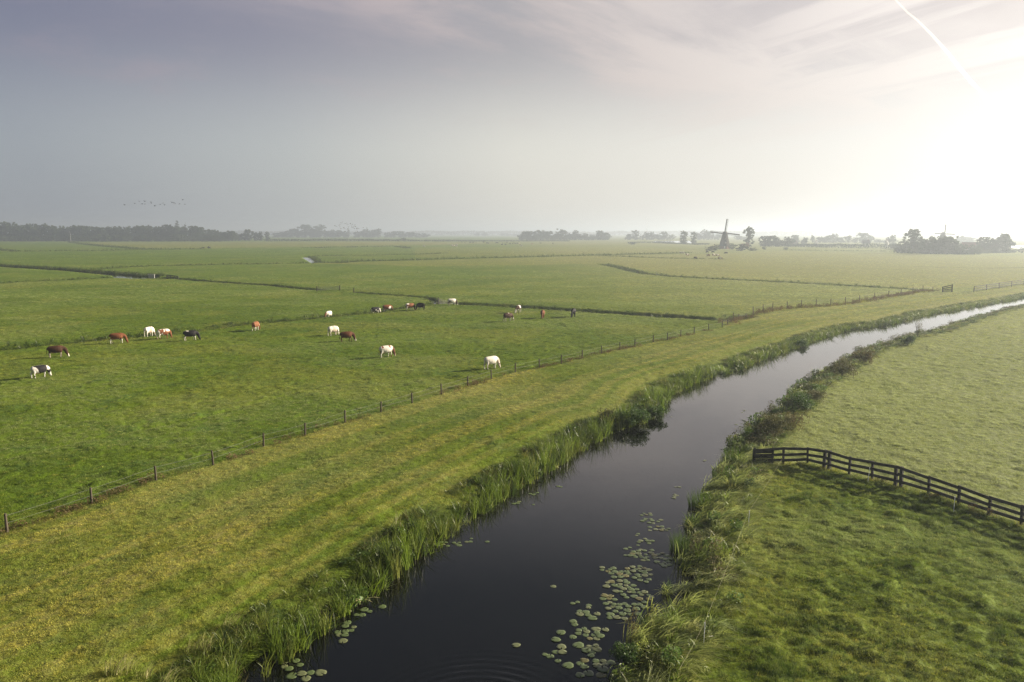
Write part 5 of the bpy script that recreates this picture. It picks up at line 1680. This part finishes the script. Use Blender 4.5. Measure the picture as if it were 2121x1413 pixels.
#bush(1975, 633, 1.8, .9, 2200, .12, m_herb, 'dark green bush at the waterline where the canal narrows')
#bush(2030, 622, 1.8, .85, 2000, .13, m_herb, 'grey green bush on the far left bank near the right edge')
#bush(2082, 612, 1.8, .85, 2000, .13, m_herb, 'last grey green bush on the far left bank at the right edge')
#bush(2090, 652, 2.0, .8, 2000, .12, m_herb, 'dark bush on the near side of the narrow far canal')
#bush(430, 1352, .9, 1.0, 2400, .04, m_herb, 'dark leafy bush at the lower left end of the reeds')
bush(1900, 700, .7, 2.6, 90, .05, m_weed, 'thin bare sapling standing on the right bank against the bright water', 'sapling', 9)

# feathery pale grass heads at the lower left corner of the reeds
for k, (px, py, n) in enumerate(((235, 1405, 60), (262, 1398, 60), (300, 1402, 60), (400, 1352, 50), (425, 1345, 50), (475, 1300, 50), (345, 1418, 70))):
    p = at(px, py); q = np.random.default_rng(900 + k)
    r = empty('tall_grass_tuft', (p[0], p[1], gz(*p))); tag(r, 'pale drooping tall grass tuft at the lower left end of the left bank reeds', 'grass tuft', 'pale drooping grass tufts at the lower left')
    v, a, b = blades(n, .30, .5, 1.05, .014, .5, (.5, -.25), 5, .25, q)
    link('leaves', mesh_np('leaves', v, [a, b], [m_feather]), r)
    v, a, b = blades(14, .25, .7, 1.15, .03, .4, (.55, -.25), 5, .2, q)
    link('seed_heads', mesh_np('seed_heads', v, [a, b], [m_pale]), r)

# broken pale reed lying out over the water
p = at(748, 1248, WL)
r = empty('broken_reed', (p[0], p[1], WL)); tag(r, 'broken pale yellow reed spread over the water among lily pads', 'broken reed')
MB().ball((-.08, .10, .16), (.10, .06, .075), 2).build('white_tip', m_white, r)
q = random.Random(4)
for k, (a, L, z0) in enumerate(((0, .78, .05), (-160, .66, .10), (-140, .5, .03), (-120, .55, .0), (-100, .62, -.01), (-85, .55, .0), (175, .75, .12), (-30, .6, .0), (150, .5, .14))):
    a = R(a); d = Vector((math.cos(a), math.sin(a), 0)); s = Vector((-d.y, d.x, 0)) * .022
    st = [d * (L * u) + Vector((0, 0, .10 + z0 * u + .10 * math.sin(u * 2.6))) for u in (0, .35, .7, 1)]
    for i_ in range(4): st[i_].z = max(st[i_].z, .012)
    mb = MB(); mb.tube(st, [(.020, .008), (.024, .008), (.018, .006), (.004, .003)], 6)
    mb.build('stem', m_pale, r)
